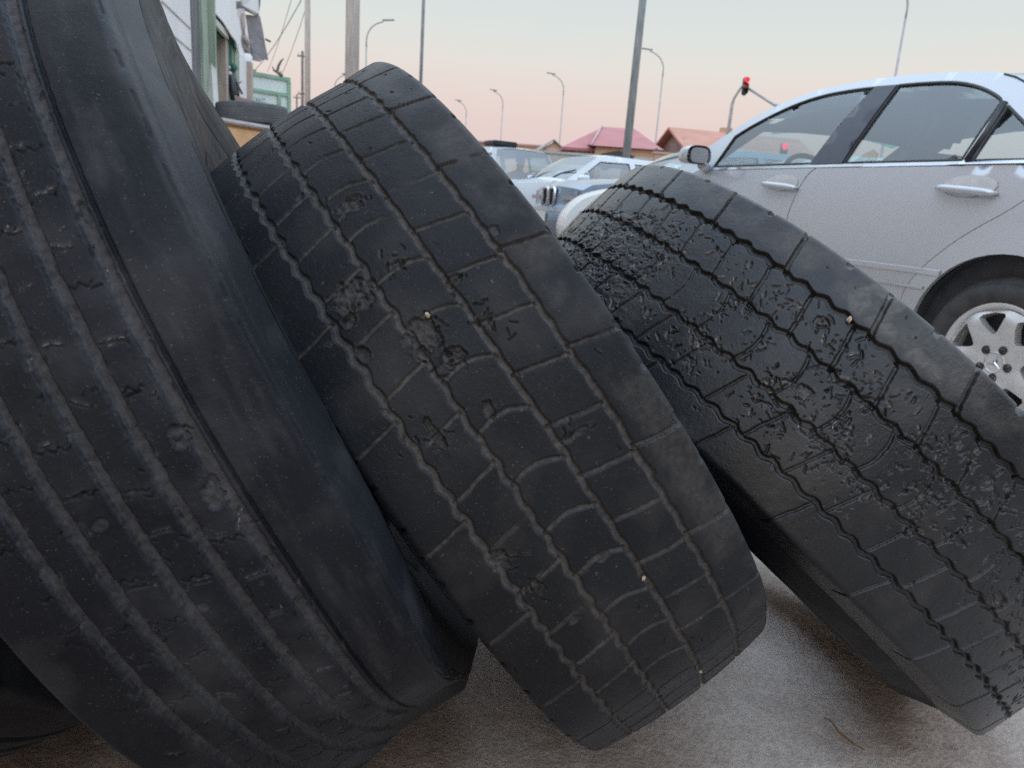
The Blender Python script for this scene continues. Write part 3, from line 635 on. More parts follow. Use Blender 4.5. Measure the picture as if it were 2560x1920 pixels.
CARTYRE = mat_noise('car_tyre_rubber', (.030, .030, .032), (.055, .054, .054), 14, .72, .2, 120)
FABRIC = mat_noise('grey_seat_cloth', (.07, .075, .085), (.12, .125, .135), 20, .85)
HEADLINE = mat_noise('grey_headliner', (.25, .30, .34), (.29, .34, .38), 20, .9)
LAMPGLASS = mat_noise('lamp_lens', (.30, .33, .35), (.45, .48, .50), 20, .12, coat=1.0)
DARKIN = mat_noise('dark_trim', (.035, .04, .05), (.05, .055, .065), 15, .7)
def frame_of(p, fw):
    """car axes: X forward, Y to the car's left, Z up"""
    fw = np.array([fw[0], fw[1], 0.]); fw /= np.linalg.norm(fw)
    lf = np.array([-fw[1], fw[0], 0.]); M = Matrix.Identity(4)
    for i, q in enumerate((fw, lf, np.array([0, 0, 1.]))):
        for j in range(3): M[j][i] = q[j]
    M.translation = Vector((p[0], p[1], 0)); return M
def make_wheel(parent, x, y, z, r, rim_r, spokes=7, star=False, width=.22, bolts=5, phase=0.0, dish=.02):
    """wheel at (x, y): outer face towards the sign of y"""
    sg = 1 if y > 0 else -1
    W = bpy.data.objects.new('wheel', None); COL.objects.link(W); W.parent = parent; W.location = (x, y, z)
    if sg < 0: W.rotation_euler = (0, 0, PI)
    t = MB(); h = width / 2
    prof = [(-h + .02, rim_r + .005), (-h + .002, rim_r + .03), (-h - .006, (r + rim_r) / 2), (-h + .012, r - .022), (-h + .035, r - .004), (0, r), (h - .035, r - .004), (h - .014, r - .02), (h - .006, r - .034), (h + .006, (r + rim_r) / 2 + .02), (h + .003, rim_r + .035), (h - .004, rim_r + .012), (h - .02, rim_r - .002)]
    t.lathe(prof, 72, (0, -h, 0)); t.build('tyre', CARTYRE, W)
    m = MB(); lip = rim_r
    m.lathe([(-h + .01, rim_r - .02), (h - .05, rim_r - .035), (h - .03, rim_r - .018), (h - .012, rim_r - .012), (h - .006, rim_r + .004), (h - .016, rim_r + .012)], 72, (0, -h, 0))
    R1 = rim_r - .016
    outer = [(R1 * math.cos(2 * PI * k / 70), R1 * math.sin(2 * PI * k / 70)) for k in range(70)]
    holes = []
    for k in range(spokes):
        a = phase + 2 * PI * k / spokes; hp = []
        r0, r1 = rim_r * .50, rim_r * .86; w0, w1 = .10 * 7 / spokes, .30 * 7 / spokes
        for rr, aw in ((r0, -w0 * .6), (r0 * .985, 0), (r0, w0 * .6), ((r0 * 1.12), w0 * 1.5), ((r0 + r1) / 2, (w0 + w1) / 2 + .05), (r1 * .95, w1), (r1, w1 * .8), (r1 * 1.012, 0), (r1, -w1 * .8), (r1 * .95, -w1), ((r0 + r1) / 2, -(w0 + w1) / 2 - .05), ((r0 * 1.12), -w0 * 1.5)):
            hp.append((rr * math.cos(a + aw), rr * math.sin(a + aw)))
        holes.append(hp)
    def f3(u, v):
        q = math.hypot(u, v) / rim_r; an = math.atan2(v, u)
        sp = .5 - .5 * math.cos((an - phase) * spokes)
        yy = -.030 + dish * math.sin(min(1, q) * PI * .62) + .014 * sp * max(0, min(1, (q - .3) * 3)) - .022 * max(0, q - .78) / .2 + (.004 if q < .3 else 0)
        return (u, yy, v)
    panel(m, outer, holes, .012, f3, rim=.035)
    m.build('rim', ALLOY, W)
    b = MB(); b.lathe([(-.10, .0), (-.10, rim_r * .95)], 40); b.build('brake_disc', BLACK, W)
    yc = f3(0.0001, 0)[1]
    hc = MB(); hc.lathe([(yc + .001, .0), (yc + .004, rim_r * .14), (yc + .001, rim_r * .165), (yc - .01, rim_r * .17)], 36)
    hc.build('hub_cap', BLACK if star else ALLOY, W)
    if star:
        e = MB(); rr = rim_r * .155
        e.lathe([(yc + .003, rr * 1.03), (yc + .008, rr * 1.1), (yc + .008, rr * 1.2), (yc, rr * 1.25)], 40)
        for k in range(3):
            a = rad(90 + 120 * k) + rad(8); d = np.array([math.cos(a), 0, math.sin(a)]); n_ = np.array([-math.sin(a), 0, math.cos(a)])
            o = np.array([0, yc + .005, 0])
            e.add([o + n_ * .0048, o + d * rr * 1.04 + n_ * .0012, o + d * rr * 1.04 - n_ * .0012, o - n_ * .0048, o + [0, .004, 0], o + d * rr * 1.04 + [0, .002, 0]], [[0, 1, 5, 4], [4, 5, 2, 3], [0, 4, 3]])
        e.build('emblem', CHROME, W)
    for k in range(bolts):
        lb = MB(); a = phase + rad(18) + 2 * PI * k / bolts; q = rim_r * .265; yb_ = f3(q * math.cos(a), q * math.sin(a))[1]
        lb.lathe([(yb_ + .004, 0), (yb_ + .003, .009), (yb_ - .001, .0105), (yb_ + .0015, .013), (yb_ + .002, .0165), (yb_ - .006, .018)], 14, (q * math.cos(a), 0, q * math.sin(a)))
        lb.build('wheel_bolt', BLACK, W)
    return W
def build_car(name, label, cat, M, sp, group=None):
    """a car body from its side outline; sp holds outlines in metres from the rear axle"""
    root = thing(name, label, cat, matrix=M, group=group)
    w, zb = sp['w'], sp['belt']; tum = sp.get('tumble', .36); pm = sp['paint']; xf, xr = sp['path'][0][0], sp['path'][-1][0]
    zm = sp.get('zmax', .72)
    def yf(x, z):
        mid = (xf + xr) / 2; q = abs(x - mid) / ((xf - xr) / 2)
        y = w * (1 - sp.get('taper', .12) * max(0, q - .45) ** 2 / .3)
        dz = min(z, zb) - zm
        y -= (sp.get('shoulder', .36) if dz > 0 else sp.get('tuck', .27)) * dz * dz
        if z > zb: y -= .012 + tum * (z - zb) + .25 * (z - zb) ** 2
        for (x0, z0, r) in sp['arches']:
            d = math.hypot(x - x0, z - z0) - r
            if d < .10: y += .012 * (1 - max(d, 0) / .10)
        return y
    f3 = lambda x, z: (x, yf(x, z), z)
    path = [(p[0], p[1]) for p in sp['path']]; tags = [p[2] if len(p) > 2 else 'b' for p in sp['path']]
    zbot = path[0][1]
    # lower edge with wheel arches, from tail to nose
    low = []
    for (x0, z0, r) in sorted(sp['arches']):
        a0 = math.asin(max(-1, min(1, (zbot - z0) / r)))
        low += [(x0 + r * math.cos(t), z0 + r * math.sin(t)) for t in np.linspace(PI - a0, a0, 26)]
    outline = path + low
    doors, wins = sp.get('doors', []), sp['windows']
    b = MB()
    panel(b, outline, [inset(d[1], -.003) for d in doors] + wins, sp.get('step', .06), f3, rim=.02, both=True)
    glass = {'w': MB(), 'r': MB()}; nT = 9; lin_ = {0: MB(), nT - 2: MB()}
    ts = np.linspace(-1, 1, nT)
    for i in range(len(path) - 1):
        a, c = np.array(path[i]), np.array(path[i + 1]); n_sub = max(1, int(np.linalg.norm(c - a) / .12)); tg = tags[i]
        mb = glass.get(tg, b)
        for k in range(n_sub):
            rows = []
            for q in (k / n_sub, (k + 1) / n_sub):
                p = a + (c - a) * q
                def nrm(j):
                    j0, j1 = max(j - 1, 0), min(j + 1, len(path) - 1); d = np.array(path[j1]) - np.array(path[j0]); d /= np.linalg.norm(d); return np.array([-d[1], d[0]])
                n = nrm(i) * (1 - q) + nrm(i + 1) * q; n = -n if n[1] < -.3 else n
                if i == 0: n = np.array([1., 0])
                if n[0] * (p[0] - (xf + xr) / 2) < 0 and abs(n[1]) < .5: n = -n
                cr = sp.get('crown', .045) + .07 * abs(n[0]) ** 2 * (1 if tg == 'b' else .4)
                y = yf(p[0], p[1])
                rows.append([(p[0] + n[0] * cr * (1 - t * t), t * y, p[1] + n[1] * cr * (1 - t * t)) for t in ts])
            qs = [[j, j + 1, nT + j + 1, nT + j] for j in range(nT - 1)]
            if tg == 'w' and sp.get('pillar'):              # broad inner pillars either side of the glass
                b.add(rows[0] + rows[1], [qs[0], qs[-1]], True); qs = qs[1:-1]
                for j in lin_: lin_[j].add([(p[0] - .01, p[1] * .985, p[2] - .022) for rw in rows for p in rw[j:j + 2]], [[0, 1, 3, 2]], True)
            mb.add(rows[0] + rows[1], qs, True)
    b.build('body', pm, root)
    if glass['w'].v: glass['w'].build('windscreen', sp.get('glass', GLASS), root)
    for j in lin_:
        if lin_[j].v: lin_[j].build('pillar_lining', HEADLINE, root)
    if glass['r'].v: glass['r'].build('rear_window', sp.get('glass', GLASS), root)
    for nm, poly in doors:
        for sgn in (1, -1):
            d = MB(); panel(d, poly, [], sp.get('step', .06), f3, rim=.02, mirror=sgn < 0); dd = d.build(nm, pm, root)
            for (hx, hz, hl) in [h[1:] for h in sp.get('handles', []) if h[0] == nm]:
                y = yf(hx, hz); hm = MB()
                hm.tube([(hx + hl / 2 * q, sgn * (y + .004 + .034 * math.sqrt(max(0, 1 - q ** 4))), hz + .010 * q) for q in (-1, -.9, -.7, -.4, 0, .4, .7, .9, 1)], [.006, .012, .0155, .0165, .0165, .0165, .0155, .012, .006], 10)
                hm.build('handle', sp.get('handle_mat', pm), dd)
                cup = MB(); nn = 20
                cup.add([(hx, sgn * (y + .0015), hz + .018)] + [(hx + hl * .46 * math.cos(2 * PI * k / nn), sgn * (yf(hx, hz + .018 + .042 * math.sin(2 * PI * k / nn)) + .0025), hz + .018 + .042 * math.sin(2 * PI * k / nn)) for k in range(nn)], [[0, k + 1, (k + 1) % nn + 1] for k in range(nn)], True)
                cup.build('handle_recess', sp.get('recess_mat', ALLOY), dd)
    f3in = lambda x, z: (x, yf(x, z) - .008, z)
    for poly in wins:
        for sgn in (1, -1):
            g = MB(); panel(g, inset(poly, -.004), [], .05, f3in, rim=0, mirror=sgn < 0); g.build('side_window', sp.get('glass', GLASS), root)
    if sp.get('seal', True):
        for poly in wins:
            for sgn in (1, -1):
                s_ = MB(); cl = dens(poly, .08); cl.append(cl[0])
                s_.tube([(x, sgn * (yf(x, z) - .004), z) for x, z in cl], .008, 6, cap=False); s_.build('window_seal', BLACK, root)
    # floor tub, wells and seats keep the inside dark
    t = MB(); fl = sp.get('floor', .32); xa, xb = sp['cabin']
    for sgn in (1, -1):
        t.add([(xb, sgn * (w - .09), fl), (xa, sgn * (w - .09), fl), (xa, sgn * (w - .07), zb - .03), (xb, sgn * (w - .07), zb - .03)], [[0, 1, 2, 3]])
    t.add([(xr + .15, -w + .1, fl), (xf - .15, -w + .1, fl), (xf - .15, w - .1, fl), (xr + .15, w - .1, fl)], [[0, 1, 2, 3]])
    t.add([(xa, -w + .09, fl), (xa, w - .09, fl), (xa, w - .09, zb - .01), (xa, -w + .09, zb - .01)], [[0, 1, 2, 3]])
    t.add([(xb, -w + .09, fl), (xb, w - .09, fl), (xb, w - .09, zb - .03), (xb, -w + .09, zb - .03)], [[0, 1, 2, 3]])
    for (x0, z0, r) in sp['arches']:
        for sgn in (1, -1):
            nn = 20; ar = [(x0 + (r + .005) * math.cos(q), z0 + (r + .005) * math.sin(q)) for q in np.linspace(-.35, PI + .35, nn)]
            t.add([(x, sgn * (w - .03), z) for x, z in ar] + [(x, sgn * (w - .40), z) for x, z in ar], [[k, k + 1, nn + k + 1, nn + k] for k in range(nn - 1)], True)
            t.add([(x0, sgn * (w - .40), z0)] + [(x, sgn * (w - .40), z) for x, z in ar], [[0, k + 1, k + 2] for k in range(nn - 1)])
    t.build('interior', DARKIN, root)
    for (sx, sy, hgt) in sp.get('seats', []):
        s_ = MB(); s_.box((sx, sy, fl + .22), (.52, .50, .2), bev=.06); al = rad(18)
        ax = [[math.cos(al), 0, math.sin(al)], [0, 1, 0], [-math.sin(al), 0, math.cos(al)]]
        s_.box((sx - .30, sy, fl + .56), (.14, .50, .62), ax, .05); s_.box((sx - .41, sy, fl + .96 + hgt), (.10, .28, .2), ax, .045)
        s_.build('seat', FABRIC, root)
    if sp.get('wheel_pos'):
        x, y, z = sp['wheel_pos']; s_ = MB(); al = rad(28); n = 40
        s_.tube([(x - .185 * math.cos(q) * math.sin(al) * -1, y + .19 * math.sin(q), z + .185 * math.cos(q) * math.cos(al)) for q in np.linspace(0, 2 * PI, n)], .015, 8, cap=False)
        s_.box((x, y, z), (.05, .34, .06), bev=.01); s_.tube([(x, y, z), (x + .3, y, z - .12)], .03); s_.build('steering_wheel', BLACK, root)
    if sp.get('dash'):
        x, z = sp['dash']; s_ = MB(); s_.box((x, 0, z - .1), (.5, 2 * w - .28, .24), bev=.08); s_.build('dashboard', DARKIN, root)
    if sp.get('mirror'):
        x, z = sp['mirror']
        for sgn in (1, -1):
            y = yf(x, zb) + .125; m = MB(); ring = []; sq = lambda v: math.copysign(abs(v) ** .62, v)
            for k, (dx, sc) in enumerate(((.115, .25), (.10, .62), (.06, .9), (0, 1), (-.04, .97))):
                ring.append([(x + dx, sgn * (y + .086 * sc * sq(math.cos(q)) * (1 - .1 * math.sin(q))), z + .056 * sc * sq(math.sin(q))) for q in np.linspace(0, 2 * PI, 24, endpoint=False)])
            vs = [p for r_ in ring for p in r_]; fs = [[i * 24 + k, i * 24 + (k + 1) % 24, (i + 1) * 24 + (k + 1) % 24, (i + 1) * 24 + k] for i in range(4) for k in range(24)] + [list(range(24))]
            m.add(vs, fs, True); m.tube([(x + .01, sgn * (y - .06), z - .05), (x + .06, sgn * (y - .15), z - .075)], [.03, .035], 10)
            mo = m.build('wing_mirror', pm, root)
            g = MB(); g.add([(x - .032, sgn * (y - .008 + (.062) * sq(math.cos(q))), z - .002 + .044 * sq(math.sin(q))) for q in np.linspace(0, 2 * PI, 24, endpoint=False)], [list(range(24))]); g.build('mirror_glass', CHROME, mo)
    for (x0, z0, r) in sp['arches']:
        for sgn in (1, -1):
            make_wheel(root, x0, sgn * (w - sp.get('wheel_in', .015)), sp['tyre_r'], sp['tyre_r'], sp['rim_r'], sp.get('spokes', 5), sp.get('star', False), phase=sp.get('phase', .3))
    return root, yf, f3
# ---- silver sedan beside the tyres
hub = at(2476, 900, 2.85); yaw = rad(-21); fwd = np.array([math.sin(yaw), math.cos(yaw)]); lft = np.array([-fwd[1], fwd[0]])
SW = .925
org = hub[:2] - lft * (SW - .012)
roof = spline([(2.19, 1.235), (2.03, 1.318), (1.92, 1.374), (1.80, 1.42), (1.68, 1.455), (1.57, 1.480), (1.46, 1.497), (1.34, 1.506), (1.12, 1.511), (.88, 1.503), (.72, 1.492), (.59, 1.479), (.466, 1.462), (.35, 1.440)], 2)
path = [(3.78, .26), (3.86, .42), (3.86, .58), (3.80, .72), (3.62, .80), (3.3, .88), (2.9, .97)] + [(2.52, 1.05, 'w')] + [(x, z, 'w' if x > 1.93 else 'b') for x, z in roof[:-1]] + [(.35, 1.440, 'r'), (.18, 1.395, 'r'), (-.1, 1.30, 'r'), (-.42, 1.16)] + [(-.52, 1.115), (-.8, 1.08), (-1.08, 1.03), (-1.17, .9), (-1.17, .5), (-1.10, .27)]
win_f = spline([(1.982, 1.276), (1.888, 1.323), (1.771, 1.369), (1.656, 1.408), (1.541, 1.437), (1.429, 1.455), (1.314, 1.464), (1.167, 1.466)], 2) + [(1.035, 1.463), (1.124, 1.313), (1.204, 1.098), (2.051, 1.098), (2.014, 1.185)]
win_r = spline([(.897, 1.456), (.789, 1.451), (.652, 1.440), (.564, 1.428), (.474, 1.405), (.399, 1.377), (.331, 1.344), (.30, 1.322)], 2) + [(.345, 1.092), (.986, 1.096)]
win_q = spline([(.262, 1.300), (.206, 1.262), (.112, 1.194), (.03, 1.105)], 2) + [(.01, 1.086), (.300, 1.090)]
door_r = spline([(1.134, 1.074), (1.168, 1.055), (1.196, 1.015), (1.219, .958), (1.235, .891), (1.246, .82), (1.25, .6)], 2) + [(1.25, .31), (.47, .31)] + spline([(.468, .45), (.458, .531), (.433, .581), (.406, .621), (.366, .668), (.309, .721), (.23, .789), (.133, .855), (.07, .897), (.01, .946), (-.05, 1.01), (-.085, 1.066)], 2)
door_f = [(2.20, 1.074), (2.28, 1.03), (2.31, .8), (2.29, .5), (2.24, .31)] + [(1.258, .31), (1.258, .6)] + [(x + .008, z) for x, z in spline([(1.246, .82), (1.235, .891), (1.219, .958), (1.196, 1.015), (1.168, 1.055), (1.140, 1.074)], 2)]
car, cy, cf3 = build_car('silver_sedan', 'silver four-door sedan parked beside the torn tyre, star badge on its alloy wheel', 'car', frame_of(org, fwd),
    dict(w=SW, belt=1.075, path=path, paint=PAINT_SILVER, arches=[(0, .343, .40), (2.99, .343, .40)], windows=[win_f, win_r, win_q], doors=[('front_door', door_f), ('rear_door', door_r)],
         handles=[('front_door', 1.36, .985, .27), ('rear_door', .255, .972, .265)], cabin=(2.45, -.35), seats=[(1.28, .40, .02), (1.28, -.40, .02), (.30, .42, -.06), (.30, -.42, -.06)], wheel_pos=(1.72, .40, 1.03), dash=(2.15, 1.06), mirror=(2.04, 1.155),
         tyre_r=.333, rim_r=.222, spokes=7, star=True, pillar=True, phase=rad(27), step=.045, taper=.12))
def strip(name, pts, mat, hgt, out, parent, both=True):
    for sgn in ((1, -1) if both else (1,)):
        m = MB(); vs = []
        for x, z in pts:
            for dz, o in ((-hgt / 2, 0), (-hgt * .4, out), (hgt * .4, out), (hgt / 2, 0)): vs.append((x, sgn * (cy(x, z + dz) + o), z + dz))
        m.add(vs, [[4 * i + k, 4 * i + k + 1, 4 * i + 5 + k, 4 * i + 4 + k] for i in range(len(pts) - 1) for k in range(3)], False)
        m.build(name, mat, parent)
strip('belt_trim', [(x, 1.084 - .004 * max(0, (1 - x))) for x in np.linspace(2.06, -.02, 30)], CHROME, .016, .008, car)
strip('side_moulding', [(x, .642) for x in np.linspace(2.29, .275, 30)], PAINT_SILVER, .026, .005, car)
strip('sill_trim', [(x, .575) for x in np.linspace(.9, .345, 8)], PAINT_SILVER, .012, .006, car)
for sgn in (1, -1):
    pc = MB(); panel(pc, [(1.032, 1.468), (1.122, 1.313), (1.206, 1.094), (.988, 1.094), (.900, 1.460)], [], .05, lambda x, z: (x, cy(x, z) + .010, z), rim=.014, mirror=sgn < 0); pc.build('pillar_trim', GLOSSBLACK, car)
    qb = MB(); qb.tube([(.318, sgn * (cy(.318, 1.09) + .001), 1.09), (.292, sgn * (cy(.292, 1.2) + .001), 1.2), (.281, sgn * (cy(.281, 1.318) + .001), 1.318)], .013, 8); qb.build('window_divider', BLACK, car)
sb = MB(); sb.add([(2.02, t * .50, 1.318 + .045 * (1 - t * t)) for t in np.linspace(-1, 1, 9)] + [(1.95, t * .50, 1.348 + .045 * (1 - t * t)) for t in np.linspace(-1, 1, 9)], [[j, j + 1, 10 + j, 9 + j] for j in range(8)], True)
sb.build('sun_band', mat_glass('green_tinted_band', (.10, .72, .58), .6), car)
hl = MB(); hl.add([(x, t * .66, z - .03 * t * t) for x, z in ((1.95, 1.345), (1.7, 1.40), (1.3, 1.43), (.8, 1.42), (.3, 1.375)) for t in (-1, -.5, 0, .5, 1)], [[5 * i + k, 5 * i + k + 1, 5 * i + 6 + k, 5 * i + 5 + k] for i in range(4) for k in range(4)], True); hl.build('headliner', HEADLINE, car)
for sgn in (1, -1):
    dl = MB(); dl.tube([(x, sgn * (cy(x, z) + .002), z) for x, z in ((.36, 1.440), (.30, 1.42), (.2, 1.372), (.08, 1.305), (-.1, 1.215), (-.3, 1.13))], .004, 6); dl.build('roof_seam', BLACK, car)
for sgn in (1, -1):
    hl_ = MB(); hl_.box((3.66, sgn * .60, .66), (.22, .40, .18), bev=.06); hl_.build('headlight', LAMPGLASS, car)
    tl_ = MB(); tl_.box((-1.10, sgn * .66, .86), (.16, .34, .2), bev=.05); tl_.build('tail_light', mat_noise('red_lens', (.25, .01, .01), (.3, .015, .015), 10, .15, coat=1), car)
# ---- the parked cars behind
WHITE = paint('white_paint', (.66, .69, .72)); WHITE2 = paint('cream_white_paint', (.68, .71, .70)); SLATE = paint('slate_blue_paint', (.20, .25, .32), .35, .28); OFFWHITE = paint('dull_white_paint', (.60, .63, .65), 0, .5)
def anchor(px, py, dist, local, fw):
    """ground position of a car's rear axle when its local point (X, Y) stands where the survey puts it"""
    p = at(px, py, dist)[:2]; fw = np.array(fw, float); fw /= np.linalg.norm(fw); lf = np.array([-fw[1], fw[0]])
    return p - fw * local[0] - lf * local[1]
def extras(root, yf, **k):
    pass
# slate-blue off-roader with twin upright grilles
fwb = (-.945, -.33); wb = .92
bmw_path = [(3.52, .42), (3.60, .55), (3.60, .72), (3.555, .80), (3.54, 1.00), (3.42, 1.07), (3.0, 1.13), (2.55, 1.17), (2.28, 1.20, 'w'), (1.98, 1.42, 'w'), (1.66, 1.60), (1.1, 1.67), (.3, 1.665), (-.3, 1.60, 'r'), (-.75, 1.18), (-.85, 1.1), (-.86, .6), (-.80, .42)]
bw, byf, _ = build_car('slate_off_roader', 'slate-blue off-roader with twin upright grilles, parked nose to the workshop between two white cars', 'car', frame_of(anchor(1432, 486, 9.4, (3.52, .45), fwb), fwb),
    dict(w=wb, belt=1.17, zmax=.85, path=bmw_path, paint=SLATE, arches=[(0, .36, .43), (2.82, .36, .43)], tyre_r=.365, rim_r=.22, windows=[[(1.9, 1.21), (1.72, 1.40), (1.5, 1.55), (1.02, 1.585), (.98, 1.21)], [(.9, 1.21), (.92, 1.585), (.2, 1.585), (.05, 1.21)]], cabin=(2.2, -.3), seats=[(1.1, .4, .1), (1.1, -.4, .1)], dash=(1.8, 1.2), mirror=(1.92, 1.25), step=.1, floor=.42, crown=.05, seal=False, doors=[('front_door', [(1.96, 1.165), (2.0, .5), (1.0, .5), (.97, 1.165)])]))
g = None
for sgn in (1, -1):
    yk = sgn * .115; fr = MB(); pts = [(-.085, -.10), (.085, -.10), (.10, .0), (.09, .10), (.07, .125), (-.07, .125), (-.09, .10), (-.10, 0)]
    loop = [(3.675 - .03 * (b_ + .1) , yk + a_, .895 + b_) for a_, b_ in pts]; loop.append(loop[0])
    fr.tube(loop, .022, 8); gr = fr.build('grille', CHROME, bw)
    bk = MB(); bk.add([(3.668, yk + a_, .895 + b_) for a_, b_ in pts], [list(range(8))])
    for k in range(5): bk.box((3.672, yk - .07 + .035 * k, .9), (.008, .008, .2))
    bk.build('grille_insert', BLACK, gr)
    hd = MB(); hd.box((3.56, sgn * .56, .90), (.16, .46, .17), bev=.06); hd.build('headlight', mat_noise('smoked_lens', (.10, .12, .14), (.16, .18, .2), 10, .15, coat=1), bw)
bp_ = MB(); n = 15; ys = np.linspace(-.90, .90, n)
prof = [(.02, .46), (.07, .52), (.08, .62), (.075, .72), (.03, .765), (-.05, .775)]
bp_.add([(3.62 + .09 * (1 - (y / .9) ** 2) - .22 * abs(y / .9) ** 8 + dx, y, z) for y in ys for dx, z in prof], [[i * 6 + k, i * 6 + k + 1, i * 6 + 7 + k, i * 6 + 6 + k] for i in range(n - 1) for k in range(5)], True)
bp_.build('bumper', SLATE, bw)
bs = MB(); bs.add([(3.708 + .09 * (1 - (y / .9) ** 2) - .22 * abs(y / .9) ** 8, y, z) for y in ys for z in (.735, .765)], [[i * 2, i * 2 + 1, i * 2 + 3, i * 2 + 2] for i in range(n - 1)], True); bs.build('bumper_strip', CHROME, bw)
pl = MB(); pl.box((3.80, .0, .655), (.012, .52, .125), bev=.01); pl.build('number_plate', mat_noise('plate_white', (.68, .68, .68), (.75, .75, .74), 30, .5), bw)
# white hatchback nearest to the tyres
fwh = (-.995, .10); wh = .84
h_path = spline([(3.20, .30), (3.31, .45), (3.33, .60), (3.28, .76), (3.12, .90), (2.8, .99), (2.3, 1.06)], 4) + [ (1.75, 1.11, 'w'), (1.35, 1.29, 'w'), (1.0, 1.40), (.6, 1.455), (.2, 1.45), (-.25, 1.40, 'r'), (-.62, 1.02), (-.70, .95), (-.72, .5), (-.66, .32)]
hb, hyf, _ = build_car('white_hatchback', 'greenish-white hatchback with a rounded fender, parked between the slate off-roader and the silver sedan', 'car', frame_of(anchor(1470, 470, 7.5, (3.12, .72), fwh), fwh),
    dict(w=wh, belt=1.03, zmax=.68, path=h_path, paint=WHITE2, arches=[(0, .31, .37), (2.55, .31, .37)], tyre_r=.30, rim_r=.19, windows=[[(1.52, 1.08), (1.32, 1.20), (1.05, 1.325), (.7, 1.375), (.66, 1.07)], [(.58, 1.07), (.62, 1.375), (.0, 1.36), (-.2, 1.08)]], cabin=(1.7, -.3), seats=[(.75, .37, 0), (.75, -.37, 0)], dash=(1.45, 1.05), mirror=(1.42, 1.12), step=.1, crown=.05, seal=False, doors=[('front_door', [(1.6, 1.025), (1.64, .4), (.66, .4), (.62, 1.025)])]))
for sgn in (1, -1):
    hd = MB(); hd.box((3.14, sgn * .60, .74), (.2, .34, .17), bev=.06); hd.build('headlight', LAMPGLASS, hb)
# boxy white estate with a vent window
fwn = (-.90, -.44); wn = .82
n_path = [(3.15, .45), (3.22, .6), (3.22, .80), (3.16, 1.00), (3.0, 1.08), (2.5, 1.13), (2.05, 1.17), (1.93, 1.20, 'w'), (1.62, 1.42, 'w'), (1.32, 1.60), (1.0, 1.64), (-.5, 1.62), (-.62, 1.58, 'r'), (-.86, 1.16), (-.88, .7), (-.84, .46)]
nv, nyf, _ = build_car('white_estate', 'plain white estate car with a triangular vent window, its windscreen above the slate off-roader bonnet', 'car', frame_of(anchor(1418, 434, 11.8, (1.93, wn - .08), fwn), fwn),
    dict(w=wn, belt=1.16, zmax=.8, tumble=.22, path=n_path, paint=WHITE, arches=[(0, .36, .43), (2.3, .36, .43)], tyre_r=.345, rim_r=.2, glass=GLASS_DIRTY, windows=[[(1.72, 1.21), (1.56, 1.34), (1.50, 1.21)], [(1.47, 1.21), (1.53, 1.36), (1.28, 1.53), (.72, 1.54), (.68, 1.21)], [(.56, 1.21), (.60, 1.54), (-.42, 1.53), (-.58, 1.21)]], cabin=(1.9, -.5), seats=[(.95, .36, .15), (.95, -.36, .15)], dash=(1.62, 1.2), mirror=(1.70, 1.24), step=.1, floor=.45, crown=.035, seal=True, doors=[('front_door', [(1.85, 1.155), (1.86, .5), (.66, .5), (.64, 1.155)])]))
for sgn in (1, -1):
    hd = MB(); hd.box((3.15, sgn * .58, .86), (.14, .3, .18), bev=.06); hd.build('headlight', LAMPGLASS, nv)
for y in (.25, -.35):
    wp = MB(); wp.tube([(1.97, y, 1.215), (1.83, y + .1, 1.315), (1.74, y + .42, 1.37)], .011, 6); wp.build('wiper', BLACK, nv)
# old white jeep behind
fwj = (.48, -.88); wj = .76
j_path = [(3.0, .5), (3.05, .7), (3.04, 1.10), (2.95, 1.16), (2.2, 1.19), (1.62, 1.20, 'w'), (1.50, 1.50, 'w'), (1.40, 1.76), (1.1, 1.82), (-.5, 1.82), (-.66, 1.76, 'r'), (-.74, 1.2), (-.75, .8), (-.72, .52)]
jp, jyf, _ = build_car('white_jeep', 'old boxy white jeep with a man driving and a dark box on its roof', 'jeep', frame_of(anchor(1318, 425, 14.4, (1.62, 0), fwj), fwj),
    dict(w=wj, belt=1.2, zmax=.9, tumble=.10, taper=.05, path=j_path, paint=OFFWHITE, arches=[(0, .38, .46), (2.3, .38, .46)], tyre_r=.37, rim_r=.2, windows=[[(1.38, 1.24), (1.27, 1.70), (.62, 1.71), (.60, 1.24)], [(.5, 1.24), (.52, 1.71), (-.5, 1.71), (-.58, 1.24)]], cabin=(1.5, -.6), seats=[(.75, -.34, .02)], wheel_pos=(1.22, .34, 1.26), dash=(1.42, 1.24), mirror=(1.42, 1.42), step=.1, floor=.55, crown=.03, seal=False))
for sgn in (1, -1):
    hd = MB(); hd.lathe([(0, .0), (.03, .06), (.0, .09)], 20, (3.05, sgn * .5, .95), [[1, 0, 0], [0, 1, 0], [0, 0, 1]]); hd.build('headlight', LAMPGLASS, jp)
rb = MB(); rb.box((.9, -.25, 1.90), (.5, .55, .10), bev=.03); tag(rb.build('roof_box', BLACK), 'flat dark box lying on the roof of the old jeep', 'box').matrix_world = jp.matrix_world.copy()
sv = MB(); sv.box((1.36, .05, 1.70), (.03, .34, .13), bev=.01); sv.build('sun_visor', DARKIN, jp)
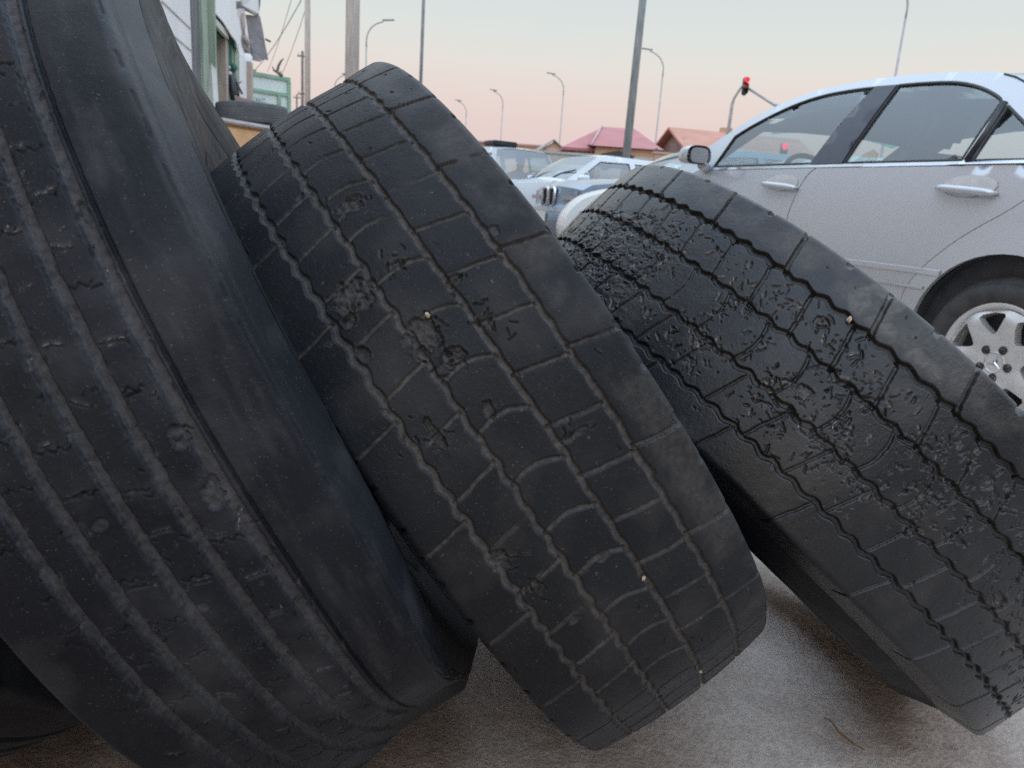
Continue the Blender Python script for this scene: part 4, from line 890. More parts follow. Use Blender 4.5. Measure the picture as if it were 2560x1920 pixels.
# the driver
def person(M, label):
    vs = [((.0, 0, 0), .15), ((.02, 0, .22), .15), ((.0, 0, .42), .16), ((.02, 0, .53), .065), ((.045, 0, .60), .075), ((.055, 0, .68), .092), ((.04, 0, .765), .082),
          ((.0, .19, .44), .07), ((.12, .24, .22), .052), ((.36, .16, .26), .042), ((.43, .13, .28), .038), ((.0, -.19, .44), .07), ((.12, -.24, .22), .052), ((.36, -.16, .26), .042), ((.43, -.13, .28), .038), ((.155, 0, .66), .02)]
    ed = [(0, 1), (1, 2), (2, 3), (3, 4), (4, 5), (5, 6), (2, 7), (7, 8), (8, 9), (9, 10), (2, 11), (11, 12), (12, 13), (13, 14), (5, 15)]
    me = bpy.data.meshes.new('person'); me.from_pydata([v for v, _ in vs], ed, [])
    o = link('person', me); o.matrix_world = M
    sk = o.modifiers.new('skin', 'SKIN'); sk.use_smooth_shade = True
    for i, (_, r) in enumerate(vs): me.skin_vertices[0].data[i].radius = (r, r); me.skin_vertices[0].data[i].use_root = (i == 0)
    o.modifiers.new('sub', 'SUBSURF').render_levels = 2
    m, nt, b = nodes('skin_and_jacket'); tc = N(nt, 'ShaderNodeTexCoord'); s_ = N(nt, 'ShaderNodeSeparateXYZ'); nt.links.new(tc.outputs['Object'], s_.inputs[0])
    gt = N(nt, 'ShaderNodeMath', operation='GREATER_THAN'); gt.inputs[1].default_value = .54; nt.links.new(s_.outputs[2], gt.inputs[0])
    mx = N(nt, 'ShaderNodeMix', data_type='RGBA'); mx.inputs[6].default_value = (.035, .04, .06, 1); mx.inputs[7].default_value = (.50, .24, .17, 1)
    nt.links.new(gt.outputs[0], mx.inputs[0]); nt.links.new(mx.outputs[2], b.inputs['Base Color']); b.inputs['Roughness'].default_value = .7; me.materials.append(m)
    tag(o, label, 'person')
    c = MB(); c.lathe([(-.005, .098), (.03, .103), (.065, .09), (.09, .05), (.098, 0)], 24, (.04, 0, .715), [[0, 0, 1.], [1, 0, 0], [0, 1, 0]])
    c.add([(.04 + .1 * math.cos(q) + (.09 if abs(q) < 1.2 else 0) * math.cos(q), .1 * math.sin(q), .715 - .01 * 1) for q in np.linspace(-1.3, 1.3, 12)] + [(.04 + .09 * math.cos(q), .09 * math.sin(q), .725) for q in np.linspace(-1.3, 1.3, 12)], [[k, k + 1, 13 + k, 12 + k] for k in range(11)])
    c.build('cap', mat_noise('blue_cap', (.05, .09, .20), (.07, .12, .24), 20, .8), o)
    for s in (1, -1):
        e = MB(); e.lathe([(-.004, 0), (0, .012), (.004, 0)], 10, (.142, s * .034, .69), [[1., 0, 0], [0, 1, 0], [0, 0, 1]]); e.build('eye', BLACK, o)
    return o
person(jp.matrix_world @ Matrix.Translation((.66, .33, .90)), 'driver with a red face and a blue cap sitting in the old white jeep')
# ------------------------------------------------------------------ street, houses, workshop
STEEL = mat_noise('galvanised_steel', (.34, .34, .34), (.44, .44, .43), 4, .55, metal=.3)
DARKSTEEL = mat_noise('weathered_dark_steel', (.15, .165, .165), (.26, .265, .26), 5, .6, vec=(6, 6, .7))
CONCRETE = mat_noise('pole_concrete', (.44, .385, .34), (.54, .48, .43), 6, .9, .3, 60, vec=(3, 3, .6))
WOODPOLE = mat_noise('pole_wood', (.14, .11, .09), (.22, .18, .15), 8, .9)
def mast(px, py, Z): p = at_height(px, py, Z); return np.array([p[0], p[1], 0])
GL = 'tall curved street lamps along the road'
def lamp(px, py, ex, ey, label, Z=9.0, r=.046):
    """mast top at (px, py), the tip of its bent arm at (ex, ey)"""
    b = mast(px, py, Z); d = np.linalg.norm(b - C_O); q = at_height(ex, ey, Z + .25); v = q - (b + [0, 0, Z]); v[2] = 0
    L = min(3.2, np.linalg.norm(v)); q = on_plane(ex, ey, b, (0, 1, 0)); L = abs(q[0] - b[0]); s = np.sign(q[0] - b[0]); v = np.array([s, 0, 0])
    o = thing('street_lamp', label, 'street lamp', tuple(b), GL)
    bend = [(v * .9 * (1 - math.cos(t)) + np.array([0, 0, Z - .9 + .9 * math.sin(t)])) for t in np.linspace(0, PI / 2 * .93, 8)]
    MB().tube([(0, 0, 0), (0, 0, 2.2), (0, 0, Z - 1.2)], [r * 1.3, r * 1.05, r * .8], 12).build('pole', STEEL, o)
    tip = v * (L - .55) + np.array([0, 0, Z + .10])
    MB().tube([(0, 0, Z - 1.2)] + bend + [tip], [r * .8] + [r * .72] * 8 + [r * .6], 10).build('arm', STEEL, o)
    c = v * (L - .25) + np.array([0, 0, Z + .10])
    h = MB(); h.box(c, (.6, .16, .06), [[s, 0, .08], [0, 1, 0], [-.08 * s, 0, 1]], .025); h.build('lamp_head', STEEL, o)
    MB().lathe([(0, .0), (0, .16), (.3, .14), (.3, 0)], 12, ax=[[0, 0, 1.], [1, 0, 0], [0, 1, 0]]).build('base', STEEL, o)
    return o
lamp(917, 52, 984, 50, 'curved street lamp with its arm pointing right, beside the broad concrete pole')
lamp(837, 186, 873, 184, 'small far street lamp half hidden by the broad concrete pole')
lamp(1663, 131, 1606, 126, 'tall curved street lamp just right of the leaning steel pole')
lamp(1412, 190, 1368, 188, 'curved street lamp rising behind the grey-roofed cream house')
lamp(1259, 230, 1226, 227, 'curved street lamp rising behind the old white jeep')
lamp(1167, 255, 1139, 254, 'smallest curved street lamp, standing furthest off along the road')
lamp(2281, -50, 2240, -56, 'street lamp rising above the silver sedan roof')
# poles
def pole(name, label, cat, px, py, Z, ht, r0, r1, mat, lean=None, n=16):
    b = mast(px, py, Z); o = thing(name, label, cat, tuple(b)); top = np.array([0, 0, ht]) if lean is None else np.asarray(lean)
    MB().tube([(0, 0, -.1), top * .5, top], [r0, (r0 + r1) / 2, r1], n).build('shaft', mat, o); return o, b, top
o, b, t = pole('utility_pole', 'broad square-edged concrete pole beside the middle tyre', 'pole', 882.5, 0, 4.6, 8.5, .155, .135, CONCRETE, n=4)
m = MB(); m.box((0, 0, 8.3), (1.4, .1, .1)); m.build('crossarm', STEEL, o)
o2, b2, t2 = pole('utility_pole', 'slim pale concrete pole above the green-framed kiosk', 'pole', 769, 0, 6.5, 9.5, .10, .08, CONCRETE)
m = MB(); m.box((0, 0, 9.3), (1.5, .08, .1)); m.build('crossarm', WOODPOLE, o2)
o3, b3, t3 = pole('utility_pole', 'thin dark steel pole rising behind the top of the middle tyre', 'pole', 1059, 0, 7.0, 10, .062, .05, DARKSTEEL)
bl = mast(1607, 0, 5.2); foot = on_plane(1556, 470, bl, (0, 1, 0)); foot[2] = 0
vtop = (bl + np.array([0, 0, 5.2]) - foot); vtop = vtop * 1.5
o4 = thing('utility_pole', 'leaning grey steel pole standing in front of the red-roofed house', 'pole', tuple(foot))
MB().tube([(0, 0, -.1), vtop * .5, vtop], [.10, .085, .07], 16).build('shaft', DARKSTEEL, o4)
for px, py, Z, lab in ((756, 128, 8, 'wooden telegraph pole with small crossarms left of the slim concrete pole'), (742, 236, 8, 'far tiny telegraph pole with one crossarm, above the kiosk')):
    b = mast(px, py, Z); o = thing('telegraph_pole', lab, 'pole', tuple(b))
    MB().tube([(0, 0, 0), (0, 0, Z)], [.10, .07], 10).build('shaft', WOODPOLE, o)
    for zz, w_ in (((Z - .25), .55), ((Z - 2.2), .5)):
        m = MB(); m.box((0, 0, zz), (w_, .07, .07)); c = m.build('crossarm', WOODPOLE, o)
        for s in (-1, 1):
            k = MB(); k.lathe([(0, .02), (.08, .03), (.1, .01)], 8, (s * w_ * .42, 0, zz + .06), [[0, 0, 1.], [1, 0, 0], [0, 1, 0]]); k.build('insulator', CONCRETE, c)
# wires
WIRE = mat_noise('wire', (.12, .12, .13), (.16, .16, .17), 3, .6)
def wire(p, q, sag, lab, r=.010):
    p, q = np.asarray(p, float), np.asarray(q, float)
    pts = [p + (q - p) * t - np.array([0, 0, sag * 4 * t * (1 - t)]) for t in np.linspace(0, 1, 24)]
    tag(MB().tube(pts, r, 6).build('overhead_wire', WIRE), lab, 'wire', 'overhead wires by the workshop')
wire(at(753, 0, 18), at(640, 172, 26), .12, 'overhead wire slanting down to the torn awning, clearest of the wires')
wire(at(765, 20, 27), at(690, 215, 40), .2, 'faint overhead wire close to the slim concrete pole', .011)
wire(at(728, 0, 24), at(668, 180, 36), .15, 'faint overhead wire between the torn awning and the telegraph pole', .009)
# traffic lights
TLB = mat_noise('signal_black', (.03, .032, .034), (.05, .05, .05), 20, .6)
RED = mat_emit('red_signal', (1.0, .03, .09), 1.3)
AMB = mat_noise('dull_amber_lens', (.42, .13, .08), (.5, .17, .1), 20, .4); GRN = mat_noise('dark_green_lens', (.03, .06, .055), (.04, .08, .07), 20, .3)
P = at(1864, 215, 31); o = thing('traffic_light', 'traffic light on a mast arm showing red', 'traffic light', tuple(P))
m = MB(); m.box((0, .1, 0), (.21, .2, .72), bev=.05); m.build('housing', TLB, o)
for k, (z, mt) in enumerate(((.225, RED), (0, AMB), (-.225, GRN))):
    l = MB(); l.lathe([(-.03, 0), (-.02, .07), (.0, .105)], 20, (0, 0, z), [[0, 1., 0], [1, 0, 0], [0, 0, 1]]); l.build('lamp_lens', mt, o)
    hd = MB(); hd.tube([(0, 0, z)] + [(0, -.16, z)], .105, 18, cap=False); hd.build('hood', AMB if k < 2 else TLB, o)
fp = at(1818, 330, 31.5); fb = np.array([fp[0], fp[1], 0]) - P; ft = at(1830, 262, 31.5) - P
MB().tube([fb, ft, ft + [.05, 0, .25], (-.15, .15, -.05), (0, .15, .12)], [.09, .07, .055, .05, .05], 10).build('mast', STEEL, o)
rp = at(1936, 262, 30) - P; rb_ = np.array([at(2120, 330, 28)[0], at(2120, 330, 28)[1], 0]) - P; rt = at(2090, 300, 28) - P
MB().tube([(0, .15, .02), rp, rt + (rt - rp) * .02, rt], [.05, .06, .07, .08], 10).build('arm', STEEL, o)
MB().tube([rt + [0, 0, .2], rb_], [.09, .12], 12).build('post', STEEL, o)
P2 = at(1963, 366, 26); o = thing('traffic_light', 'low traffic light glowing red, seen through the front window of the silver sedan', 'traffic light', tuple(P2))
m = MB(); m.box((0, .1, -.2), (.24, .18, .62), bev=.04); m.build('housing', TLB, o)
l = MB(); l.lathe([(-.03, 0), (-.02, .08), (.0, .12)], 20, (0, 0, 0), [[0, 1., 0], [1, 0, 0], [0, 0, 1]]); l.build('lamp_lens', RED, o)
MB().tube([(0, .12, -P2[2]), (0, .12, .25)], [.06, .05], 10).build('post', STEEL, o)
# gate lamp post between the houses
P = at(1641, 379, 30); o = thing('gate_post', 'orange gate post topped with a dark round lamp, in front of the red-roofed house', 'post', (P[0], P[1], 0))
MB().box((0, 0, (P[2] - .12) / 2), (.22, .22, P[2] - .12), bev=.02).build('post', mat_noise('orange_brick', (.45, .16, .10), (.55, .22, .14), 14, .9), o)
MB().lathe([(-.13, .05), (-.1, .10), (0, .125), (.1, .10), (.13, .03)], 20, (0, 0, P[2]), [[0, 0, 1.], [1, 0, 0], [0, 1, 0]]).build('lamp', mat_noise('dark_lamp', (.05, .07, .075), (.08, .1, .1), 10, .5), o)
# houses across the road
def wallmat(name, c1, c2): return mat_noise(name, c1, c2, 1.5, .9, .2, 40)
def sheet_roof(name, c1, c2): return mat_noise(name, c1, c2, 1.2, .6, .15, 30, vec=(1, 1, 4))
REDROOF = sheet_roof('red_roof_sheets', (.41, .135, .135), (.47, .175, .17)); TILE = sheet_roof('orange_roof_sheets', (.48, .215, .145), (.55, .27, .19)); GREYROOF = sheet_roof('grey_roof_sheets', (.30, .30, .28), (.36, .36, .34))
CREAM = wallmat('cream_render', (.66, .55, .44), (.74, .64, .53)); GREYW = wallmat('grey_render', (.42, .42, .40), (.52, .52, .50)); BROWNW = wallmat('brown_boards', (.25, .18, .16), (.33, .25, .22)); ORW = wallmat('orange_boards', (.50, .31, .20), (.58, .38, .26)); PINKW = wallmat('pink_brick', (.42, .27, .22), (.50, .34, .28))
WINM = mat_noise('house_window', (.10, .12, .14), (.2, .22, .24), 3, .15, coat=1)
def box_walls(parent, x0, x1, y0, y1, h, mat, name='wall'):
    m = MB(); m.box(((x0 + x1) / 2, (y0 + y1) / 2, h / 2), (x1 - x0, y1 - y0, h)); return m.build(name, mat, parent)
def win(parent, x, y, z, w_, h, frame=None):
    f = MB()
    for dx, sx, dz, sz in ((-w_ / 2, .08, 0, h + .08), (w_ / 2, .08, 0, h + .08), (0, w_, h / 2, .08), (0, w_, -h / 2, .08), (0, .06, 0, h)): f.box((x + dx, y - .03, z + dz), (sx, .08, sz))
    fo = f.build('window', frame or GREYW, parent); g = MB(); g.box((x, y - .004, z), (w_, .02, h)); g.build('pane', WINM, fo)
# red-roofed house (hipped): survey the eaves and ridge at 33 m
e0, e1, r0, r1 = at(1405, 372, 33), at(1652, 378, 33), at(1512, 321, 36), at(1585, 326, 36)
ez, rz = (e0[2] + e1[2]) / 2, (r0[2] + r1[2]) / 2 + .15; o = thing('red_roofed_house', 'long low house with a red hipped sheet roof', 'house', (0, 0, 0))
xa, xb, ya, yb = e0[0], e1[0], e0[1], e0[1] + 9
hw = box_walls(o, xa + .5, xb - .4, ya + .5, yb - .5, ez - .02, GREYW)
roofv = [(xa, ya, ez), (xb, ya, ez), (xb, yb, ez), (xa, yb, ez), (r0[0], ya + 4.3, rz), (r1[0], ya + 4.3, rz)]
m = MB(); m.add(roofv, [[0, 1, 5, 4], [1, 2, 5], [2, 3, 4, 5], [3, 0, 4]]); m.add([(x, y, z - .12) for x, y, z in roofv[:4]], [[3, 2, 1, 0]]); m.add(roofv[:4] + [(x, y, z - .12) for x, y, z in roofv[:4]], [[0, 1, 5, 4], [1, 2, 6, 5], [2, 3, 7, 6], [3, 0, 4, 7]]); rf = m.build('roof', REDROOF, o)
PALE = sheet_roof('pale_ridge', (.55, .36, .36), (.6, .42, .42))
# cross hip facing the street, with a pale ridge line and boarded gable foot
c0, c1, c2 = at(1478, 367, 31.5), at(1660, 376, 31.5), at(1512, 327, 34.2)
m = MB(); cv = [(c0[0], c0[1], ez + .02), (c1[0], c0[1], ez + .02), (r1[0], ya + 3.2, rz - .1), (c2[0], ya + 3.2, rz - .1), (c0[0], ya + 1.5, ez + .3), (c1[0], ya + 1.5, ez + .3)]
m.add(cv, [[0, 1, 2, 3], [4, 0, 3], [1, 5, 2]]); m.build('roof', REDROOF, o)
MB().tube([(c0[0], c0[1] - .02, ez + .05), (c2[0], ya + 3.15, rz - .07)], .05, 6).build('roof_ridge', PALE, o)
bw_ = MB(); bw_.box(((c0[0] + c1[0]) / 2, c0[1] + .6, ez / 2), (c1[0] - c0[0] - .5, .8, ez - .01)); bw_.build('wall', ORW, o)
wp_ = MB(); wx = at(1460, 385, 33); wp_.box((wx[0], ya + .47, ez - .65), (.85, .06, 1.2)); wp_.build('wall_panel', mat_noise('white_panel', (.62, .64, .62), (.7, .7, .69), 2, .6), o)
win(o, wx[0] + 2.3, c0[1] + .19, ez - 1.0, .8, .8)
ch = at(1604, 367, 32); m = MB(); m.box((ch[0], ch[1] + 1.4, ch[2] + .05), (.32, .32, .6)); m.build('chimney', ORW, rf)
dr = MB(); dq = [at(1525, 383, 26), at(1546, 376, 26), at(1572, 386, 26)]
# lean-to by the pole
lo = thing('shed', 'low dark-roofed shed at the foot of the leaning steel pole', 'shed', (dq[1][0], dq[1][1], 0))
m = MB(); m.box((0, .9, dq[0][2] / 2), (.9, 1.6, dq[0][2])); m.build('wall', GREYW, lo)
m = MB(); m.prism([(-.55, dq[0][2] - .02), (.62, dq[0][2] - .06), (.02, dq[1][2])], (0, 0, 0), [[1, 0, 0], [0, 0, 1], [0, 1, 0]], 1.9); m.build('roof', DARKIN, lo)
# orange-roofed house: gable to the street
g0, g1, g2, k1 = at(1660, 373, 34), at(1688, 327, 34), at(1715, 372, 34), at(1812, 338, 36)
o = thing('orange_roofed_house', 'brown house with a steep orange roof and a small attic window', 'house', (0, 0, 0))
gx = g1[0]; hw_ = abs(gx - g0[0]) * 1.25; zt, ze = g1[2], g0[2] - .25; y0 = g1[1]; sx = k1[0] - gx + 3.2
al = math.atan2(1.1, 1); 
# local axes of the house: ridge runs right and slightly away
rx = np.array([.97, .22, 0]); rx /= np.linalg.norm(rx); ry = np.array([-rx[1], rx[0], 0])
base = np.array([gx, y0, 0.]); gl = lambda a, b_, z: base + rx * a + ry * b_ + np.array([0, 0, z])
m = MB(); L_ = sx; hb_ = 2.2
m.add([gl(0, -hb_, 0), gl(L_, -hb_, 0), gl(L_, hb_, 0), gl(0, hb_, 0), gl(0, -hb_, ze), gl(L_, -hb_, ze), gl(L_, hb_, ze), gl(0, hb_, ze), gl(0, 0, zt - .08), gl(L_, 0, zt - .08)], [[0, 1, 5, 4], [1, 2, 6, 9, 5], [2, 3, 7, 6], [3, 0, 4, 8, 7]])
m.build('wall', BROWNW, o)
m = MB()
for sg in (-1, 1):
    a, b_, c_, d = gl(-.35, sg * (hb_ + .35), ze - .16), gl(L_ + .3, sg * (hb_ + .35), ze - .16), gl(L_ + .3, 0, zt + .04), gl(-.35, 0, zt + .04); up = np.array([0, 0, .10])
    m.add([a, b_, c_, d, a + up, b_ + up, c_ + up, d + up], [[0, 1, 2, 3], [4, 5, 6, 7], [0, 1, 5, 4], [1, 2, 6, 5], [2, 3, 7, 6], [3, 0, 4, 7]])
rf = m.build('roof', TILE, o)
m = MB(); m.box(gl(2.6, .2, zt + .1), (.5, .4, .5)); m.build('chimney', ORW, rf)
wf = MB(); wc = gl(-.03, -.9, ze + .42); wf.box(wc, (.05, .5, .62), [rx, ry, [0, 0, 1]]); fo = wf.build('window', GREYW, o)
for q in (-.12, .12):
    gg = MB(); gg.box(wc - rx * .03 + ry * q, (.02, .19, .5), [rx, ry, [0, 0, 1]]); gg.build('pane', WINM, fo)
f0, f1 = at(1650, 385, 26), at(1712, 383, 26)
o = thing('garden_wall', 'pinkish brick garden wall before the orange-roofed house', 'wall', (f0[0], f0[1], 0))
MB().box((3.0, 0, f0[2] / 2), (6.4, .25, f0[2])).build('brickwork', PINKW, o); MB().box((3.0, 0, f0[2] + .03), (6.5, .33, .07)).build('coping', ORW, o)
o = thing('boundary_wall', 'pale concrete boundary wall below the red-roofed house', 'wall', tuple(np.array(at(1500, 389, 28)) * [1, 1, 0])); hh = at(1500, 391, 28)[2]
MB().box((0, 0, hh / 2), (5.2, .2, hh)).build('panel', wallmat('pale_concrete', (.44, .42, .38), (.52, .5, .46)), o); MB().box((0, 0, hh + .02), (5.3, .28, .08)).build('coping', GREYW, o)
# cream house with a grey roof
q0, q1, q2, q3 = at(1333, 370, 40), at(1354, 352, 40), at(1385, 352, 40), at(1409, 374, 40)
o = thing('cream_house', 'small cream house with a grey gabled roof behind the jeep', 'house', (q2[0], q2[1], 0)); zt, ze = q2[2], q3[2]; hw_ = (q3[0] - q2[0]); L_ = q2[0] - q1[0]
m = MB(); m.prism([(-hw_, 0), (hw_, 0), (hw_, ze), (0, zt - .06), (-hw_, ze)], (0, 0, 0), [[1, 0, 0], [0, 0, 1], [0, 1, 0]], 6); m.build('wall', CREAM, o)
m = MB()
for sg in (-1, 1):
    a, b_, c_, d = np.array([sg * (hw_ + .15), -.25, ze - .12]), np.array([sg * (hw_ + .15) - (L_ if sg < 0 else 0), 6.2, ze - .12]), np.array([-L_ if sg < 0 else 0, 6.2, zt]), np.array([0, -.25, zt]); up = np.array([0, 0, .08])
    m.add([a, b_, c_, d, a + up, b_ + up, c_ + up, d + up], [[0, 1, 2, 3], [4, 5, 6, 7], [0, 1, 5, 4], [1, 2, 6, 5], [2, 3, 7, 6], [3, 0, 4, 7]])
m.build('roof', GREYROOF, o)
p0, p1 = at(1195, 363, 60), at(1320, 366, 60); o = thing('long_building', 'long flat salmon-coloured building far beyond the jeep', 'building', ((p0[0] + p1[0]) / 2, p0[1], 0)); hh = p0[2] + .2
MB().box((0, 2, hh / 2), (p1[0] - p0[0] + 3, 4, hh)).build('wall', wallmat('salmon_render', (.62, .38, .28), (.68, .45, .34)), o); MB().box((0, 2, hh + .06), (p1[0] - p0[0] + 3.4, 4.4, .14)).build('roof', PINKW, o)
# ---- workshop on the left: a facade running away from the camera
th = -rad(12.2); DF = np.array([math.sin(th), math.cos(th), 0]); NF = np.array([math.cos(th), -math.sin(th), 0]); UZ = np.array([0, 0, 1.]); FP0 = np.array([-1.7, 0, 0])
fx = lambda q, z, n=0: FP0 + DF * q + NF * n + UZ * z
AX = [DF, NF, UZ]
WSH = mat_noise('whitewashed_panel', (.78, .77, .755), (.85, .84, .82), 1.5, .8, .15, 60); PINKISH = mat_noise('pinkish_render', (.70, .60, .54), (.76, .67, .60), 1.5, .85)  # pinkish wall panels beside the white ones, their own colour
GREENP = mat_noise('old_green_paint', (.24, .33, .25), (.42, .47, .37), 5, .6, vec=(3, 3, .4)); TEAL = mat_noise('teal_green_paint', (.05, .20, .15), (.10, .27, .21), 4, .5); DKPIL = mat_noise('dirty_grey_post', (.10, .10, .12), (.22, .20, .20), 3, .7, vec=(4, 4, .8)); RAW = mat_noise('raw_timber', (.42, .33, .28), (.54, .44, .38), 10, .85, vec=(5, 5, .5)); SOFFIT = mat_noise('pale_board', (.55, .53, .48), (.66, .64, .6), 4, .8)
W_ = thing('workshop', 'long whitewashed workshop with green doors and posts on the left', 'building', (0, 0, 0))
def fbox(name, q0, q1, z0, z1, n0, n1, mat, parent=W_, bev=.0):
    m = MB(); m.box(fx((q0 + q1) / 2, (z0 + z1) / 2, (n0 + n1) / 2), (q1 - q0, n1 - n0, z1 - z0), AX, bev); return m.build(name, mat, parent)
fbox('wall', -1.5, 5.9, 0, 4.2, -4, 0, PINKISH); fbox('wall', 5.9, 6.88, 0, 4.2, -4, -.012, PINKISH)
wl = fbox('wall', 6.88, 8.05, 0, 4.2, -4, .012, WSH)
for z in (2.04, 2.24, 1.8, 2.6): fbox('panel_joint', 6.90, 8.03, z - .006, z + .006, .012, .020, GREYW, wl)
fbox('door_post', 8.06, 8.46, 0, 4.2, -.1, .015, DKPIL); fbox('door_post', 8.46, 8.80, 0, 4.2, -.05, .04, GREENP, bev=.02); fbox('door_post', 8.82, 8.94, 0, 3.6, -.05, .10, GREENP, bev=.02)
fbox('wall', 8.96, 10.72, 2.56, 4.4, -4, .01, WSH); fbox('wall', 10.16, 12.2, 0, 2.555, -4, .0, WSH); fbox('back_wall', 8.4, 12.2, 0, 4.0, -4.2, -1.2, DARKIN)
dg = fbox('door', 8.98, 9.76, 0, 2.46, -.10, -.04, GREENP); fbox('door_panel', 9.06, 9.40, .3, 2.3, -.04, -.02, TEAL, dg)
fbox('lintel', 8.92, 9.9, 2.46, 2.56, -.06, .06, TEAL); fbox('door_jamb', 9.76, 9.92, 0, 2.5, -.05, .06, RAW); fbox('door_jamb', 9.94, 10.14, 0, 2.5, -.04, .04, TEAL)
for q in (10.35,):
    f = fbox('window', q, q + .62, 1.5, 2.62, -.02, .04, TEAL); fbox('pane', q + .2, q + .5, 1.6, 2.52, .04, .05, GREENP, f)
fbox('corner_board', 11.95, 12.2, 0, 2.55, .0, .06, RAW)
# white awning sheet tilted over the doors
m = MB(); aw = [fx(8.85, 2.62, .06), fx(9.3, 2.56, .12), fx(9.75, 2.50, .14), fx(10.2, 2.52, .12), fx(10.68, 2.46, .08), fx(10.68, 3.9, .02), fx(10.2, 4.0, .03), fx(9.75, 4.0, .03), fx(9.3, 4.0, .03), fx(8.85, 4.0, .03)]
m.add(aw + [p - NF * .015 for p in aw], [[0, 1, 8, 9], [1, 2, 7, 8], [2, 3, 6, 7], [3, 4, 5, 6], [10, 11, 18, 19], [11, 12, 17, 18], [12, 13, 16, 17], [13, 14, 15, 16]] + [[i, (i + 1) % 10, 10 + (i + 1) % 10, 10 + i] for i in range(10)]); m.build('awning', WSH, W_)
fbox('awning_edge', 8.95, 9.75, 2.46, 2.53, .03, .10, SOFFIT)
# eaves and torn corrugated roof sheets hanging from the far end
EAVE = mat_noise('weathered_eave', (.20, .17, .16), (.32, .28, .26), 6, .8); RUST = mat_noise('grey_corrugated_sheet', (.17, .17, .19), (.28, .26, .27), 3, .7, .4, 20, vec=(1, 1, 6)); 
E0 = 13.3
def quad(name, pts, t, mat, parent, lab=None):
    """sheet through image points at given distances"""
    P_q = [at(*p) for p in pts]; n = np.cross(P_q[1] - P_q[0], P_q[-1] - P_q[0]); n /= np.linalg.norm(n); k = len(P_q)
    m = MB(); m.add(P_q + [p + n * t for p in P_q], [list(range(k)), list(range(2 * k - 1, k - 1, -1))] + [[i, (i + 1) % k, k + (i + 1) % k, k + i] for i in range(k)]); return m.build(name, mat, parent, lab)
S_ = thing('ruined_shed', 'ruined timber shed with a torn roof sheet hanging off its end, beyond the workshop', 'shed', tuple(np.array(at(612, 160, 13.5)) * [1, 1, 0])); S_.location = (0, 0, 0)
quad('wall', [(585, 20, 13.2), (612, 22, 13.6), (631, 170, 13.8), (632, 330, 13.8), (596, 330, 13.2)], .08, WSH, S_)
quad('roof', [(580, 4, 13), (640, 2, 14.2), (646, 40, 14.6), (612, 24, 13.7), (582, 22, 13.1)], .08, EAVE, S_)
quad('fascia', [(605, -4, 13), (646, -14, 14.2), (648, 34, 14.3), (640, 37, 14.2), (608, 14, 13.2)], .03, WSH, S_)
quad('roof_sheet', [(613, 36, 13.9), (650, 40, 14.8), (657, 75, 14.9), (663, 110, 15), (671, 150, 15.1), (665, 147, 15), (661, 150, 14.9), (655, 145, 14.8), (653, 154, 14.7), (634, 150, 14.4), (630, 120, 14.2), (617, 85, 14.0)], .05, RUST, S_)
for i, pts in enumerate((((588, 27), (598, 60)), ((608, 33), (608, 90)), ((590, 62), (612, 66)), ((612, 88), (624, 112)), ((586, 30), (586, 110)))):
    MB().tube([at(*pts[0], 13.4), at(*pts[1], 13.5)], .035, 6).build('batten', RAW, S_)
quad('rag', [(598, 88, 13.4), (614, 84, 13.5), (624, 120, 13.6), (628, 136, 13.6), (606, 126, 13.5), (600, 110, 13.4)], .06, EAVE, S_)
m = MB(); pc = at(619, 155, 13.55); m.lathe([(-.14, .07), (-.12, .085), (.1, .085), (.14, .05)], 16, pc, [[0, 0, 1.], [1, 0, 0], [0, 1, 0]]); m.build('pipe_end', WSH, S_)
quad('wall_top', [(612, 170, 13.4), (642, 174, 13.8), (640, 181, 13.8), (614, 178, 13.4)], .1, RAW, S_)
MB().tube([at(664, 98, 14.9), at(676, 104, 14.9)], .022, 6).build('batten', EAVE, S_)
MB().tube([at(650, -30, 14.6), at(648, 10, 14.6), at(643, 32, 14.5), at(641, 36, 14.5)], [.02, .022, .035, .05], 8).build('bracket', BLACK, S_)
# leaning pale board and clutter against the facade
m = MB(); p0, p1 = at(521, 62, 8.3), at(537, 320, 7.9); m.tube([p0, p1], .055, 4, smooth=False); tag(m.build('board', SOFFIT), 'pale weathered board leaning upright against the green door', 'board')
cl = thing('junk_heap', 'tangle of dark rods and white plastic hanging beside the workshop door', 'junk', (0, 0, 0))
for (a, b_, r) in (((572, 165), (585, 245), .05), ((580, 180), (592, 250), .045), ((578, 175), (604, 235), .008), ((590, 200), (607, 235), .006), ((588, 212), (604, 204), .006)):
    MB().tube([at(*a, 9.4), at(*b_, 9.2)], r, 6).build('rod', BLACK, cl)
for (x, y, r) in ((569, 168, .035), (574, 184, .03), (593, 222, .035)):
    MB().lathe([(-r, .01), (-r * .4, r * .9), (r * .3, r), (r, .3 * r)], 12, at(x, y, 9.3), [[0, 0, 1.], [1, 0, 0], [0, 1, 0]]).build('plastic_bag', WSH, cl)
MB().lathe([(-.04, .02), (0, .05), (.05, .03)], 12, at(585, 170, 9.4), [[0, 0, 1.], [1, 0, 0], [0, 1, 0]]).build('green_lamp', TEAL, cl)
